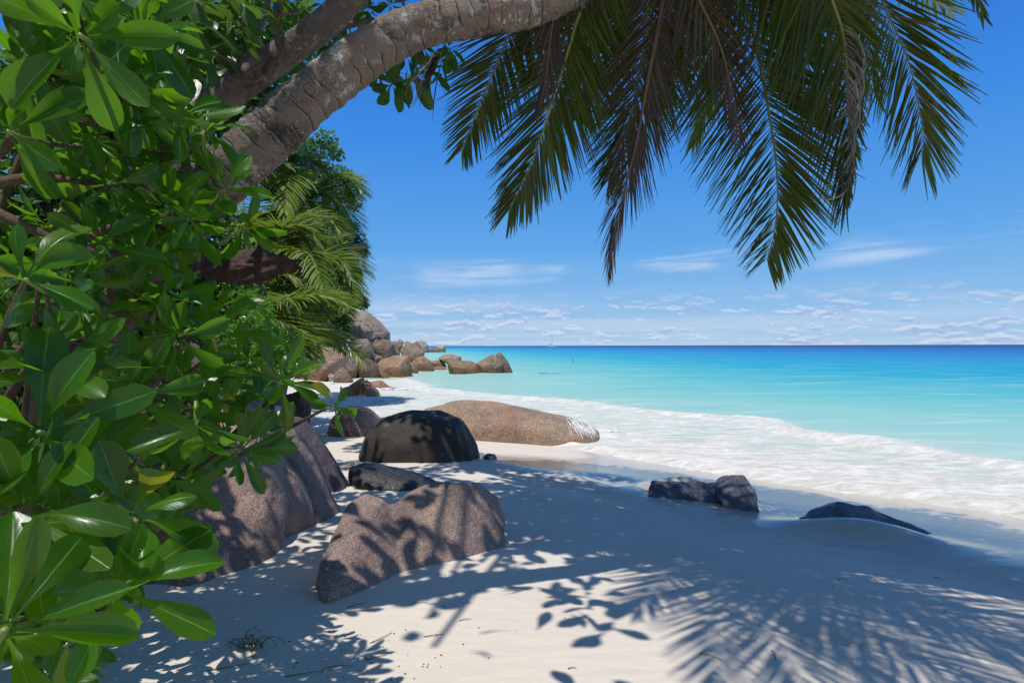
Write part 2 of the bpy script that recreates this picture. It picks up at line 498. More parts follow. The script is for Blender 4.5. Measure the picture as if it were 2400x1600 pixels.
def sand_mat():
    k = NT('sand')
    pos = k.n('ShaderNodeTexCoord').outputs['Object']
    wet = k.n('ShaderNodeAttribute', attribute_name='wet').outputs['Fac']
    soil = k.n('ShaderNodeAttribute', attribute_name='soil').outputs['Fac']
    n1 = k.noise(pos, 1.1, 4, .6); n2 = k.noise(pos, 210, 3, .7); n3 = k.noise(k.mapping(pos, (1.2, 4, 1), (0, 0, R(-32))), 2.2, 5, .6)
    c = k.mix(n1, (.66, .57, .455), (.72, .63, .51))
    c = k.mix(k.mr(n3, .42, .70, 0, .30), c, (.57, .50, .40))
    c = k.mix(k.mr(n2, .58, .72, 0, .5), c, (.48, .40, .31))
    c = k.mix(k.mr(k.noise(pos, 120, 2, .5), .72, .76, 0, .55), c, (.22, .16, .11))
    wn = k.math('ADD', wet, k.math('MULTIPLY', k.math('SUBTRACT', n3, .5), .55))
    wf = k.mr(wn, .30, .75)
    c = k.mix(wf, c, (.47, .385, .28))
    litter = k.mix(k.noise(pos, 9, 6, .7), (.035, .022, .012), (.16, .105, .06))
    c = k.mix(soil, c, litter)
    rough = k.mr(k.math('SUBTRACT', wn, k.math('MULTIPLY', soil, 2.)), .40, .80, .88, .10)
    h = k.math('ADD', k.math('MULTIPLY', n2, .12), k.math('MULTIPLY', k.noise(pos, 14, 4, .6), .35))
    h = k.math('ADD', h, k.math('MULTIPLY', k.noise(k.mapping(pos, (1.5, 5, 1), (0, 0, R(-32))), 3.0, 3, .5), 1.0))
    st = k.mr(wn, .3, .8, .42, .10)
    nb = k.n('ShaderNodeBump', {'Height': h, 'Strength': st, 'Distance': .03})
    return k.out(k.n('ShaderNodeBsdfPrincipled', {'Base Color': c, 'Roughness': rough, 'Specular IOR Level': .45, 'Normal': nb.outputs[0]}).outputs[0])


def water_mat():
    k = NT('sea_water')
    pos = k.n('ShaderNodeTexCoord').outputs['Object']
    deep = k.n('ShaderNodeAttribute', attribute_name='deep').outputs['Fac']
    foam = k.n('ShaderNodeAttribute', attribute_name='foam').outputs['Fac']
    along = k.mapping(pos, (.30, 1., 1.), (0, 0, R(36)))
    nl = k.noise(along, .16, 4, .6)
    dd = k.math('ADD', deep, k.math('MULTIPLY', k.math('SUBTRACT', nl, .5), .10))
    col = k.ramp(dd, [(.0, (.44, .50, .39)), (.10, (.40, .54, .45)), (.20, (.255, .51, .44)), (.28, (.10, .43, .425)), (.36, (.006, .325, .435)), (.45, (.001, .245, .435)),
                      (.57, (.001, .145, .40)), (.70, (.001, .080, .31)), (.85, (.001, .046, .21)), (1., (.001, .028, .14))])
    # patchy streaks of milky suspended sand and short lighter swell lines
    sw = k.noise(k.mapping(pos, (.12, 1., 1.), (0, 0, R(12))), 1.1, 5, .62)
    col = k.mix(k.math('MULTIPLY', k.mr(sw, .52, .72), k.mr(deep, .15, .62, .6, .08)), col, (.52, .60, .52))
    col = k.mix(k.math('MULTIPLY', k.mr(sw, .46, .30), k.mr(deep, .1, .6, .22, .45)), col, k.mix(1., col, (.55, .80, .88), 'MULTIPLY'))
    # foam
    fa = k.mapping(pos, (.55, 1.5, 1.), (0, 0, R(34)))
    f1 = k.noise(fa, 1.25, 7, .68, 1.1)
    f2 = k.noise(fa, 5.5, 6, .72, .6)
    ff = k.math('ADD', k.math('MULTIPLY', f1, .62), k.math('MULTIPLY', f2, .38))
    th = k.mr(foam, 0., 1., .82, .33, smooth=False)
    mask = k.mr(k.math('SUBTRACT', ff, th), -.20, .20)
    mask = k.math('MULTIPLY', mask, k.mr(foam, .02, .12))
    wv_ = k.n('ShaderNodeTexNoise', {'Vector': fa, 'Scale': 1.6, 'Detail': 3.}).outputs['Color']
    wp = k.n('ShaderNodeVectorMath', {0: fa, 1: k.n('ShaderNodeVectorMath', {0: wv_, 3: 1.3}, operation='SCALE').outputs[0]}, operation='ADD').outputs[0]
    le = k.n('ShaderNodeTexVoronoi', {'Vector': wp, 'Scale': 1.9}, feature='DISTANCE_TO_EDGE').outputs['Distance']
    le2 = k.n('ShaderNodeTexVoronoi', {'Vector': wp, 'Scale': 5.5}, feature='DISTANCE_TO_EDGE').outputs['Distance']
    lace = k.math('MAXIMUM', k.mr(le, .0, .16, 1, 0), k.math('MULTIPLY', k.mr(le2, .0, .10, 1, 0), .7))
    wh = k.math('ADD', k.math('MULTIPLY', lace, .45), k.mr(f2, .36, .66, 0, .6), clamp=True)
    wh = k.math('MULTIPLY', wh, k.mr(f1, .30, .55, .55, 1.))
    fc = k.mix(wh, (.54, .49, .40), (.80, .77, .71))
    col = k.mix(mask, col, fc)
    rough = k.mr(mask, 0, 1, .10, .7)
    wv = k.math('ADD', k.noise(k.mapping(pos, (.5, 1.6, 1.), (0, 0, R(8))), 1.7, 6, .6), k.math('MULTIPLY', k.noise(pos, 7, 3, .6), .22))
    hb = k.math('ADD', wv, k.math('MULTIPLY', k.math('MULTIPLY', mask, ff), 1.0))
    nb = k.bump(hb, .42, .10)
    df = k.n('ShaderNodeBsdfDiffuse', {'Color': col, 'Normal': nb})
    gl = k.n('ShaderNodeBsdfGlossy', {'Color': (1, 1, 1, 1), 'Roughness': rough, 'Normal': nb})
    fr_ = k.n('ShaderNodeLayerWeight', {'Blend': .10, 'Normal': nb}).outputs['Fresnel']
    mx = k.n('ShaderNodeMixShader', {0: k.math('MULTIPLY', k.math('MINIMUM', fr_, .5), k.mr(mask, 0, 1, .26, .05)), 1: df.outputs[0], 2: gl.outputs[0]})
    return k.out(mx.outputs[0])


def foam_mat():
    k = NT('white_foam')
    pos = k.n('ShaderNodeTexCoord').outputs['Object']
    n = k.noise(pos, 22, 5, .7)
    c = k.mix(n, (.62, .60, .54), (.9, .89, .86))
    return k.out(k.n('ShaderNodeBsdfPrincipled', {'Base Color': c, 'Roughness': .5, 'Normal': k.bump(n, .8, .03)}).outputs[0])


def plain(name, c, rough=.5, var=.15, scale=6., **kw):
    k = NT(name)
    pos = k.n('ShaderNodeTexCoord').outputs['Object']
    cc = k.mix(k.noise(pos, scale, 3), tuple(v * (1 - var) for v in c), tuple(min(1, v * (1 + var)) for v in c))
    return k.out(k.n('ShaderNodeBsdfPrincipled', {'Base Color': cc, 'Roughness': rough, **kw}).outputs[0])


M['sand'] = sand_mat(); M['water'] = water_mat(); M['foam'] = foam_mat()
M['hull'] = plain('white_hull', (.8, .8, .78), .3, .05)
M['mast'] = plain('grey_spar', (.22, .24, .27), .4)
M['navy'] = plain('navy_canvas', (.015, .02, .05), .7)
M['glass'] = plain('cabin_window', (.02, .025, .03), .1)
M['skin'] = plain('skin', (.30, .17, .11), .5)
M['hair'] = plain('hair', (.012, .01, .01), .5)
M['grass'] = plain('seagrass', (.10, .12, .025), .5, .5, 20)
M['grass_dry'] = plain('dry_seagrass', (.16, .10, .05), .6, .5, 20)
M['bit'] = plain('dark_bit', (.10, .045, .03), .6, .5)

# ------------------------------------------------------------------ sun, sky, camera

sd = bpy.data.lights.new('sun', 'SUN'); sd.energy = 3.6; sd.angle = R(.5); sd.color = (1, .975, .945)
so = link(bpy.data.objects.new('sun', sd))
so.rotation_euler = Vector(SUN_D.tolist()).to_track_quat('-Z', 'Y').to_euler()
so.location = (0, 0, 60)
ele = math.asin(-SUN_D[2]); azi = math.atan2(-SUN_D[0], -SUN_D[1])

k = NT('World', True)
scn.world = k.m
sky = k.n('ShaderNodeTexSky', sky_type='NISHITA', sun_disc=False, sun_elevation=ele, sun_rotation=azi, altitude=0., air_density=1.0, dust_density=.25, ozone_density=3.5)
tc = k.n('ShaderNodeTexCoord').outputs['Generated']
sx = k.n('ShaderNodeSeparateXYZ', {0: tc})
X, Y, Z = sx.outputs
grad = k.ramp(Z, [(0., (.42, .70, 1.0)), (.05, (.31, .61, 1.0)), (.17, (.115, .45, 1.0)), (.34, (.042, .31, .98)), (.52, (.018, .18, .76)), (.64, (.05, .20, .64)), (.85, (.12, .24, .52))])
grad = k.mix(1., grad, (9., 9., 9.), 'MULTIPLY')
col = k.mix(.85, sky.outputs[0], grad)
zz = k.math('ADD', k.math('MAXIMUM', Z, 0.0), .028)
cp = k.n('ShaderNodeCombineXYZ', {0: k.math('DIVIDE', X, zz), 1: k.math('DIVIDE', Y, zz), 2: 0.}).outputs[0]
az = k.math('ARCTAN2', X, Y)
# low fair weather clouds far out over the sea
def cumvec(dz):
    lz = k.math('LOGARITHM', k.math('ADD', 1.0, k.math('MULTIPLY', k.math('MAXIMUM', k.math('ADD', Z, dz), 0.), 16.)), math.e)
    return k.n('ShaderNodeCombineXYZ', {0: k.math('MULTIPLY', az, 27.), 1: k.math('MULTIPLY', lz, 9.), 2: 4.7}).outputs[0]


c1 = k.noise(cumvec(0.), 1.0, 6, .56)
c1b = k.noise(k.n('ShaderNodeCombineXYZ', {0: k.math('MULTIPLY', az, 7.), 1: k.math('MULTIPLY', Z, 38.), 2: 1.9}).outputs[0], 1.0, 3, .55)
lowband = k.mr(Z, .0, .012)
hiband = k.mr(Z, .045, .105, 1, 0)
cm = k.math('ADD', c1, k.math('MULTIPLY', k.math('SUBTRACT', c1b, .5), .85))
cum = k.math('MULTIPLY', k.mr(k.math('ADD', cm, k.math('MULTIPLY', az, .05)), .515, .60), hiband)
# wide pale veil behind them
veil = k.math('MULTIPLY', k.mr(k.noise(k.mapping(cp, (.10, .22, 1), loc=(7, 3, 0)), 1.0, 4, .6), .38, .62), k.mr(Z, .06, .10, 1, 0))
# thin streaks
el2 = k.math('SUBTRACT', Z, k.math('MULTIPLY', az, .030))
cs = k.n('ShaderNodeCombineXYZ', {0: k.math('MULTIPLY', az, 2.6), 1: k.math('MULTIPLY', el2, 34.), 2: 3.1}).outputs[0]
ci = k.noise(cs, 1.5, 6, .62, .5)
band = k.math('MULTIPLY', k.mr(el2, .095, .118), k.mr(el2, .135, .16, 1, 0))
gate = k.mr(k.noise(k.n('ShaderNodeCombineXYZ', {0: k.math('MULTIPLY', az, 3.1), 1: k.math('MULTIPLY', el2, 9.), 2: 8.4}).outputs[0], 1.3, 2, .5), .36, .56)
cir = k.math('MULTIPLY', k.math('MULTIPLY', k.mr(ci, .42, .68), band), gate)
col = k.mix(k.math('MULTIPLY', veil, .55), col, (6.0, 7.1, 8.7))
shade = k.noise(cumvec(.004), 1.0, 6, .56)
cc = k.mix(k.mr(k.math('SUBTRACT', c1, shade), -.05, .09), (3.6, 4.9, 7.7), (7.0, 7.9, 9.5))
col = k.mix(k.math('MULTIPLY', cum, .66), col, cc)
col = k.mix(k.math('MULTIPLY', cir, .6), col, (7.0, 8.0, 9.5))
bg = k.n('ShaderNodeBackground', {'Color': col, 'Strength': .088})
k.t.links.new(bg.outputs[0], k.n('ShaderNodeOutputWorld').inputs[0])

cam = bpy.data.cameras.new('camera'); cam.lens = 20; cam.sensor_width = 36; cam.clip_start = .05; cam.clip_end = 60000
cam.shift_y = 10 / 2352
co = link(bpy.data.objects.new('camera', cam)); co.location = (0, 0, CZ); co.rotation_euler = (R(90), R(.15), 0)
scn.camera = co
scn.view_settings.view_transform = 'Standard'; scn.view_settings.look = 'None'; scn.view_settings.gamma = 1
scn.view_settings.exposure = 0.12
scn.cycles.max_bounces = 8; scn.cycles.diffuse_bounces = 4; scn.cycles.glossy_bounces = 3; scn.cycles.transmission_bounces = 4
scn.cycles.use_denoising = True
scn.cycles.sample_clamp_indirect = 6

# ------------------------------------------------------------------ ground and sea
def polar(angs, rads):
    A, Rr = np.meshgrid(angs, rads)
    X = (np.sin(A) * Rr).ravel(); Yy = (np.cos(A) * Rr).ravel()
    na, nr = len(angs), len(rads)
    i = np.arange(nr - 1)[:, None] * na + np.arange(na - 1)[None]
    Fq = np.stack([i, i + 1, i + na + 1, i + na], -1).reshape(-1, 4)[:, ::-1]
    return X, Yy, Fq


angs = np.r_[np.linspace(-180, -62, 40)[:-1], np.linspace(-62, 62, 520), np.linspace(62, 180, 40)[1:]] * np.pi / 180
rads = np.r_[.02, np.geomspace(.35, 14, 300), np.geomspace(14.3, 900, 120)]
gx, gy, gf = polar(angs, rads)
gz = Hn(gx, gy)
s_ = shore_dist(gx, gy)
wet = sst(5.4, 1.5, s_)
for px, py, rx, ry, an in ((1780, 1212, .30, .22, .3), (2230, 1240, .5, .12, -.4), (1440, 1130, .55, .22, -.4), (1300, 1095, .9, .3, -.5), (2000, 1160, 1.2, .25, -.6), (800, 1100, .3, .25, 0), (1230, 1060, .8, .3, -.3)):
    c0 = g0(px, py, .35); ca, sa = math.cos(an), math.sin(an)
    u = ((gx - c0[0]) * ca + (gy - c0[1]) * sa) / rx; v = (-(gx - c0[0]) * sa + (gy - c0[1]) * ca) / ry
    wet = np.maximum(wet, 1.15 * np.exp(-(u * u + v * v) ** 1.5))
wet = wet * (1 - .75 * sst(9.0, 10.5, gy) * sst(2.2, .8, gx))
soil = sst(.25, 1.0, hill(gx, gy)) * sst(.3, 1.5, s_)
build('beach_sand', np.c_[gx, gy, gz], gf, M['sand'], attrs={'wet': wet, 'soil': soil})['kind'] = 'structure'

angs = np.r_[np.linspace(-75, -44, 60)[:-1], np.linspace(-44, 44, 560), np.linspace(44, 100, 80)[1:]] * np.pi / 180
rads = np.r_[np.geomspace(4.5, 60, 330), np.geomspace(61, 30000, 110)]
wx, wy, wf = polar(angs, rads)
ws = -shore_dist(wx, wy)          # metres seaward
nA = np.array([noise.noise(Vector((x * .35, y * .35, 1.3))) for x, y in zip(wx, wy)])
nB = np.array([noise.noise(Vector((x * 1.4, y * 1.4, 5.3))) for x, y in zip(wx, wy)])
nC = np.array([noise.noise(Vector((x * .12 + y * .06, y * .16, 9.3))) for x, y in zip(wx, wy)])
edge = ws + .35 * nA + .10 * nB
wz = .115 * sst(9, 0, ws) - .02 * sst(.6, -.3, edge) + .010 * nB * sst(-.2, 2, ws)
wz = wz + .035 * np.exp(-((edge - .25) / .22) ** 2)                       # thick lip of the running swash
wz = wz - .30 * sst(-.05, -1.2, edge)                                      # dips under the sand inland
swl = np.exp(-((ws - 11 - 1.2 * nA) / 1.0) ** 2) * .10 + np.exp(-((ws - 6.2 - 1.6 * nC) / .7) ** 2) * .05
wz = wz + swl * sst(1, 5, ws) * sst(70, 20, np.hypot(wx, wy)) + .05 * nC * sst(4, 20, ws)
# foam belt: outer edge measured from the photograph
FO = np.array([g0(*p, .03) for p in ((2700, 1145), (2352, 1078), (2180, 1048), (2000, 1016), (1840, 992), (1800, 968), (1600, 952), (1480, 940), (1300, 918), (1150, 908),
               (1000, 897), (960, 880), (930, 872))])
fd = np.full(wx.shape, 1e9); fs = np.zeros(wx.shape)
FOc = np.vstack([[[30, -8]], FO, [[-30, 32], [-30, -30], [30, -30]]])
ins = np.zeros(wx.shape, bool)
for i in range(len(FOc)):
    a, b = FOc[i], FOc[(i + 1) % len(FOc)]
    ins ^= ((a[1] > wy) != (b[1] > wy)) & (wx < (b[0] - a[0]) * (wy - a[1]) / (b[1] - a[1] + 1e-12) + a[0])
for a, b in zip(FO[:-1], FO[1:]):
    dx, dy = b - a
    t = np.clip(((wx - a[0]) * dx + (wy - a[1]) * dy) / (dx * dx + dy * dy), 0, 1)
    fd = np.minimum(fd, np.hypot(wx - a[0] - t * dx, wy - a[1] - t * dy))
fsd = np.where(ins, fd, -fd) + .5 * nA + .25 * nB
foam = sst(-2.4, 1.2, fsd) * .78 + .25 * np.exp(-((fsd - .3) / .5) ** 2) + .30 * np.exp(-((edge - .2) / .35) ** 2) + .12 * sst(3, 0, ws)
foam = foam + .30 * np.exp(-((ws - 1.6 - .5 * nA) / .5) ** 2) * .6
foam = np.maximum(foam, .22 * sst(-9, 0, fsd) * sst(-.3, .5, nC))
wz = wz + .10 * np.exp(-((fsd - .25) / .32) ** 2) * sst(1.5, 4, ws) + .03 * np.exp(-((edge - .3) / .2) ** 2)
# white water washing round the rocks of the point
for px, py, rr, st in ((880, 885, 3.2, .8), (930, 875, 3.0, .45), (985, 868, 2.5, .3), (1080, 862, 4.5, .30), (1000, 815, 14, .34), (1060, 833, 9, .42), (830, 915, 2.0, .9), (760, 930, 2.5, .9), (1390, 985, .8, .9), (1370, 1010, .8, .8)):
    x0, y0 = g0(px, py, 0.0)
    foam = np.maximum(foam, st * np.exp(-(((wx - x0) / rr) ** 2 + ((wy - y0) / (rr * (1 + y0 / 60))) ** 2)))
deep = np.log1p(np.maximum(ws, 0) / 5.0) / math.log1p(2500 / 5.0)
build('sea_water', np.c_[wx, wy, wz], wf, M['water'], attrs={'deep': np.clip(deep, 0, 1), 'foam': np.clip(foam, 0, 1)})['kind'] = 'structure'

# ------------------------------------------------------------------ boulders
def hull_mesh(pts):
    bm = bmesh.new()
    for p in pts: bm.verts.new([float(v) for v in p])
    bmesh.ops.convex_hull(bm, input=bm.verts[:])
    bmesh.ops.delete(bm, geom=[v for v in bm.verts if not v.link_faces], context='VERTS')
    bm.normal_update()
    V = np.array([v.co[:] for v in bm.verts]); idx = {v: i for i, v in enumerate(bm.verts)}
    Fc = [[idx[v] for v in f.verts] for f in bm.faces]
    bm.free()
    return V, Fc


def smooth_mesh(V, E, it, lam=.5):
    n = len(V); deg = np.bincount(E.ravel(), minlength=n).astype(float)[:, None]
    for _ in range(it):
        acc = np.zeros_like(V)
        np.add.at(acc, E[:, 0], V[E[:, 1]]); np.add.at(acc, E[:, 1], V[E[:, 0]])
        V = V + lam * (acc / np.maximum(deg, 1) - V)
    return V


def rock(hulls, label, color, mat='granite_far', res=30, smooth=4, rough=.03, name='boulder', group=None, cat='boulder', cracks=0.0, fine=.35):
    """one boulder: hulls of measured points melted together, worn round and roughened"""
    A = TubeAcc()
    for h in hulls:
        V, Fc = hull_mesh(h); A.add(V, Fc)
    V = np.vstack(A.V); c = np.array([V[:, 0].mean(), V[:, 1].mean(), V[:, 2].min()])
    size = float(np.max(V.max(0) - V.min(0)))
    me = bpy.data.meshes.new('tmp'); me.from_pydata((V - c).tolist(), [], A.F)
    o = bpy.data.objects.new('tmp', me); COL.objects.link(o)
    md = o.modifiers.new('r', 'REMESH'); md.mode = 'VOXEL'; md.voxel_size = size / res; md.adaptivity = 0
    dg = bpy.context.evaluated_depsgraph_get(); dg.update()
    ev = o.evaluated_get(dg); m2 = bpy.data.meshes.new_from_object(ev)
    bpy.data.objects.remove(o); bpy.data.meshes.remove(me)
    n = len(m2.vertices); W = np.empty(n * 3); m2.vertices.foreach_get('co', W); W = W.reshape(-1, 3)
    E = np.empty(len(m2.edges) * 2, np.int32); m2.edges.foreach_get('vertices', E); E = E.reshape(-1, 2)
    W = smooth_mesh(W, E, smooth)
    m2.vertices.foreach_set('co', W.ravel()); m2.update()
    Nn = np.empty(n * 3); m2.vertices.foreach_get('normal', Nn); Nn = Nn.reshape(-1, 3)
    sd = c[0] * 3.7 + c[1] * 1.3
    f = 2.2 / size
    D = np.empty(n)
    for i, p in enumerate(W):
        q = Vector((p[0] * f + sd, p[1] * f, p[2] * f))
        v = noise.noise(q) + .5 * noise.noise(q * 2.3) + fine * noise.noise(q * 5.7) + fine * .6 * noise.noise(q * 13.)
        if cracks:
            r = abs(noise.noise(q * 1.15 + Vector((7, 3, 1))))
            v -= cracks * max(0., 1 - r * 22)
        D[i] = v
    W = W + Nn * (D * rough * size)[:, None]
    m2.vertices.foreach_set('co', W.ravel())
    m2.polygons.foreach_set('use_smooth', np.ones(len(m2.polygons), bool))
    m2.materials.clear(); m2.materials.append(M[mat]); m2.name = name
    m2.update()
    ob = bpy.data.objects.new(name, m2); ob.location = c.tolist()
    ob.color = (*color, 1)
    link(ob); return tag(ob, label, cat, group)


def slab(outline, d, T=None, sink=.25, tilt=0., fs=.80, bs=.85):
    """points of a boulder from its outline at distance d, with real thickness T before and behind"""
    P = np.array([at(x, y, d) for x, y in outline])
    w = P[:, 0].max() - P[:, 0].min(); h = P[:, 2].max() - P[:, 2].min()
    T = T if T else .42 * max(w, h)
    c = np.array([P[:, 0].mean(), d, P[:, 2].min() + .15 * h])
    low = P[P[:, 2] < P[:, 2].min() + .3 * h] - np.array([0, 0, sink * h])
    P = np.vstack([P, low])
    out = []
    for fy, sc in ((-1., fs * .55), (-.62, fs), (0, 1.), (.6, bs), (1., bs * .6)):
        Q = c + (P - c) * sc
        Q[:, 1] = d + fy * T + tilt * (Q[:, 2] - c[2])
        out.append(Q)
    return np.vstack(out)


def PX(*pts): return [at(*p) for p in pts]


GR = (.30, .235, .20)
# front split boulder
rock([PX((722, 1345, 3.55), (745, 1410, 3.45), (760, 1365, 3.5), (850, 1380, 3.8), (800, 1155, 4.15), (842, 1128, 4.3), (880, 1140, 4.3), (735, 1285, 3.75), (850, 1180, 5.0), (760, 1300, 4.6), (900, 1350, 4.6), (905, 1160, 4.4), (930, 1330, 3.95)),
      PX((905, 1150, 4.35), (930, 1128, 4.45), (985, 1104, 4.6), (1040, 1108, 4.6), (1095, 1106, 4.8), (1145, 1140, 4.9), (1160, 1190, 4.85), (1158, 1310, 4.55), (1040, 1340, 4.1), (880, 1400, 3.75), (840, 1370, 3.85), (860, 1250, 4.1), (930, 1200, 5.3), (1100, 1160, 5.6), (1150, 1240, 5.6), (900, 1330, 5.2))],
     'brown speckled boulder with a cleft at its pointed left end, nearest on the sand', (.325, .225, .175), 'granite', 120, 5, .010, cracks=.6, fine=.35)
# big boulder under the shrub
rock([PX((300, 1410, 3.6), (420, 1400, 3.6), (585, 1345, 4.0), (640, 1300, 4.4), (560, 905, 5.0), (470, 940, 4.6), (640, 955, 5.2), (655, 1170, 4.55), (620, 1100, 4.5), (350, 1100, 4.2), (250, 1250, 3.9), (400, 960, 6.2), (640, 1000, 6.4), (300, 1250, 5.5)),
      PX((640, 955, 5.3), (700, 1010, 5.4), (748, 1100, 5.5), (787, 1195, 5.6), (770, 1260, 5.4), (640, 1310, 4.6), (655, 1170, 4.75), (600, 1000, 5.2), (560, 950, 5.6), (700, 1200, 6.6), (650, 1050, 6.6), (560, 1300, 5.2))],
     'large grey brown boulder sloping out from under the leafy shrub at left', (.29, .205, .16), 'granite', 110, 4, .014, cracks=1.1, fine=.5)
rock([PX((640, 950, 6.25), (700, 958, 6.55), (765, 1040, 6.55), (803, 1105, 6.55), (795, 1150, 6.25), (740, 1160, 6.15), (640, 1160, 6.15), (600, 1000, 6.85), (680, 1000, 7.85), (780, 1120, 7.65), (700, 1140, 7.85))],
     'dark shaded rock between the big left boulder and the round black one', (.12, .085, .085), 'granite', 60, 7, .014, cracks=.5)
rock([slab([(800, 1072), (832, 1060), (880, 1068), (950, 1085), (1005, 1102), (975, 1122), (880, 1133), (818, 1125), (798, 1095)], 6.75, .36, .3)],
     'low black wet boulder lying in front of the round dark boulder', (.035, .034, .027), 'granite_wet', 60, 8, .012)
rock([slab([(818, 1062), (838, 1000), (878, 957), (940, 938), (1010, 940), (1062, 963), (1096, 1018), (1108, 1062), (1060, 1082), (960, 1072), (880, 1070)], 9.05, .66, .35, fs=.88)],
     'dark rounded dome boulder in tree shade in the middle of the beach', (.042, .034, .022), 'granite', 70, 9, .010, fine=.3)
flat = rock([slab([(968, 940), (1050, 918), (1130, 920), (1225, 937), (1310, 955), (1378, 985), (1382, 998), (1330, 1016), (1230, 1024), (1090, 1012), (975, 1000)], 12.9, 1.0, .2, fs=.9)],
     'long low sunlit brown boulder at the foam line', (.33, .225, .15), 'granite_mid', 90, 9, .010, fine=.3)
rock([slab([(757, 985), (770, 948), (800, 930), (845, 934), (872, 960), (880, 985), (862, 1000), (800, 1006), (765, 1000)], 12.2, .7, .35, fs=.88)],
     'rusty brown boulder washed by foam, left of the round dark one', (.31, .19, .13), 'granite_mid', 45, 8, .010)
rock([slab([(1106, 1050), (1118, 1040), (1136, 1042), (1142, 1052), (1125, 1058)], 8.95, .12, .5)],
     'small dark stone at the right foot of the round dark boulder', (.06, .06, .065), 'granite_wet', 22, 3, .03, 'stone', cat='stone')
# half buried rocks at the right
rock([PX((1484, 1146, 6.75), (1495, 1102, 7.00), (1530, 1107, 7.05), (1640, 1107, 7.05), (1660, 1150, 6.7), (1500, 1180, 6.75), (1520, 1130, 7.75), (1640, 1130, 7.75), (1650, 1200, 6.55)),
      PX((1640, 1104, 6.85), (1660, 1090, 6.95), (1708, 1090, 6.95), (1735, 1125, 6.65), (1746, 1190, 6.25), (1746, 1230, 6.15), (1690, 1210, 6.25), (1640, 1140, 6.65), (1660, 1110, 7.65), (1735, 1150, 7.35), (1740, 1220, 6.95))],
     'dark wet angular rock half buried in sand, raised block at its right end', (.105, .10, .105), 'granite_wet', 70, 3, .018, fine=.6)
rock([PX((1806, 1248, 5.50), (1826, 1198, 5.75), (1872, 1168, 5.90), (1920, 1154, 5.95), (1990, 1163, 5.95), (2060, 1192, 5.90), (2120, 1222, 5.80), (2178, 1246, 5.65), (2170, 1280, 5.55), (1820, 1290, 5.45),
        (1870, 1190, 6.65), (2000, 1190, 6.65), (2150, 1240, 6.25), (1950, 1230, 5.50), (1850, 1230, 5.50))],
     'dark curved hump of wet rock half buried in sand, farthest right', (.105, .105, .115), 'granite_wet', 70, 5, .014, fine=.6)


def C(*p): return [(a * .25 + 627.2, b * .25 + 686) for a, b in p]     # points read off an enlarged piece of the photograph


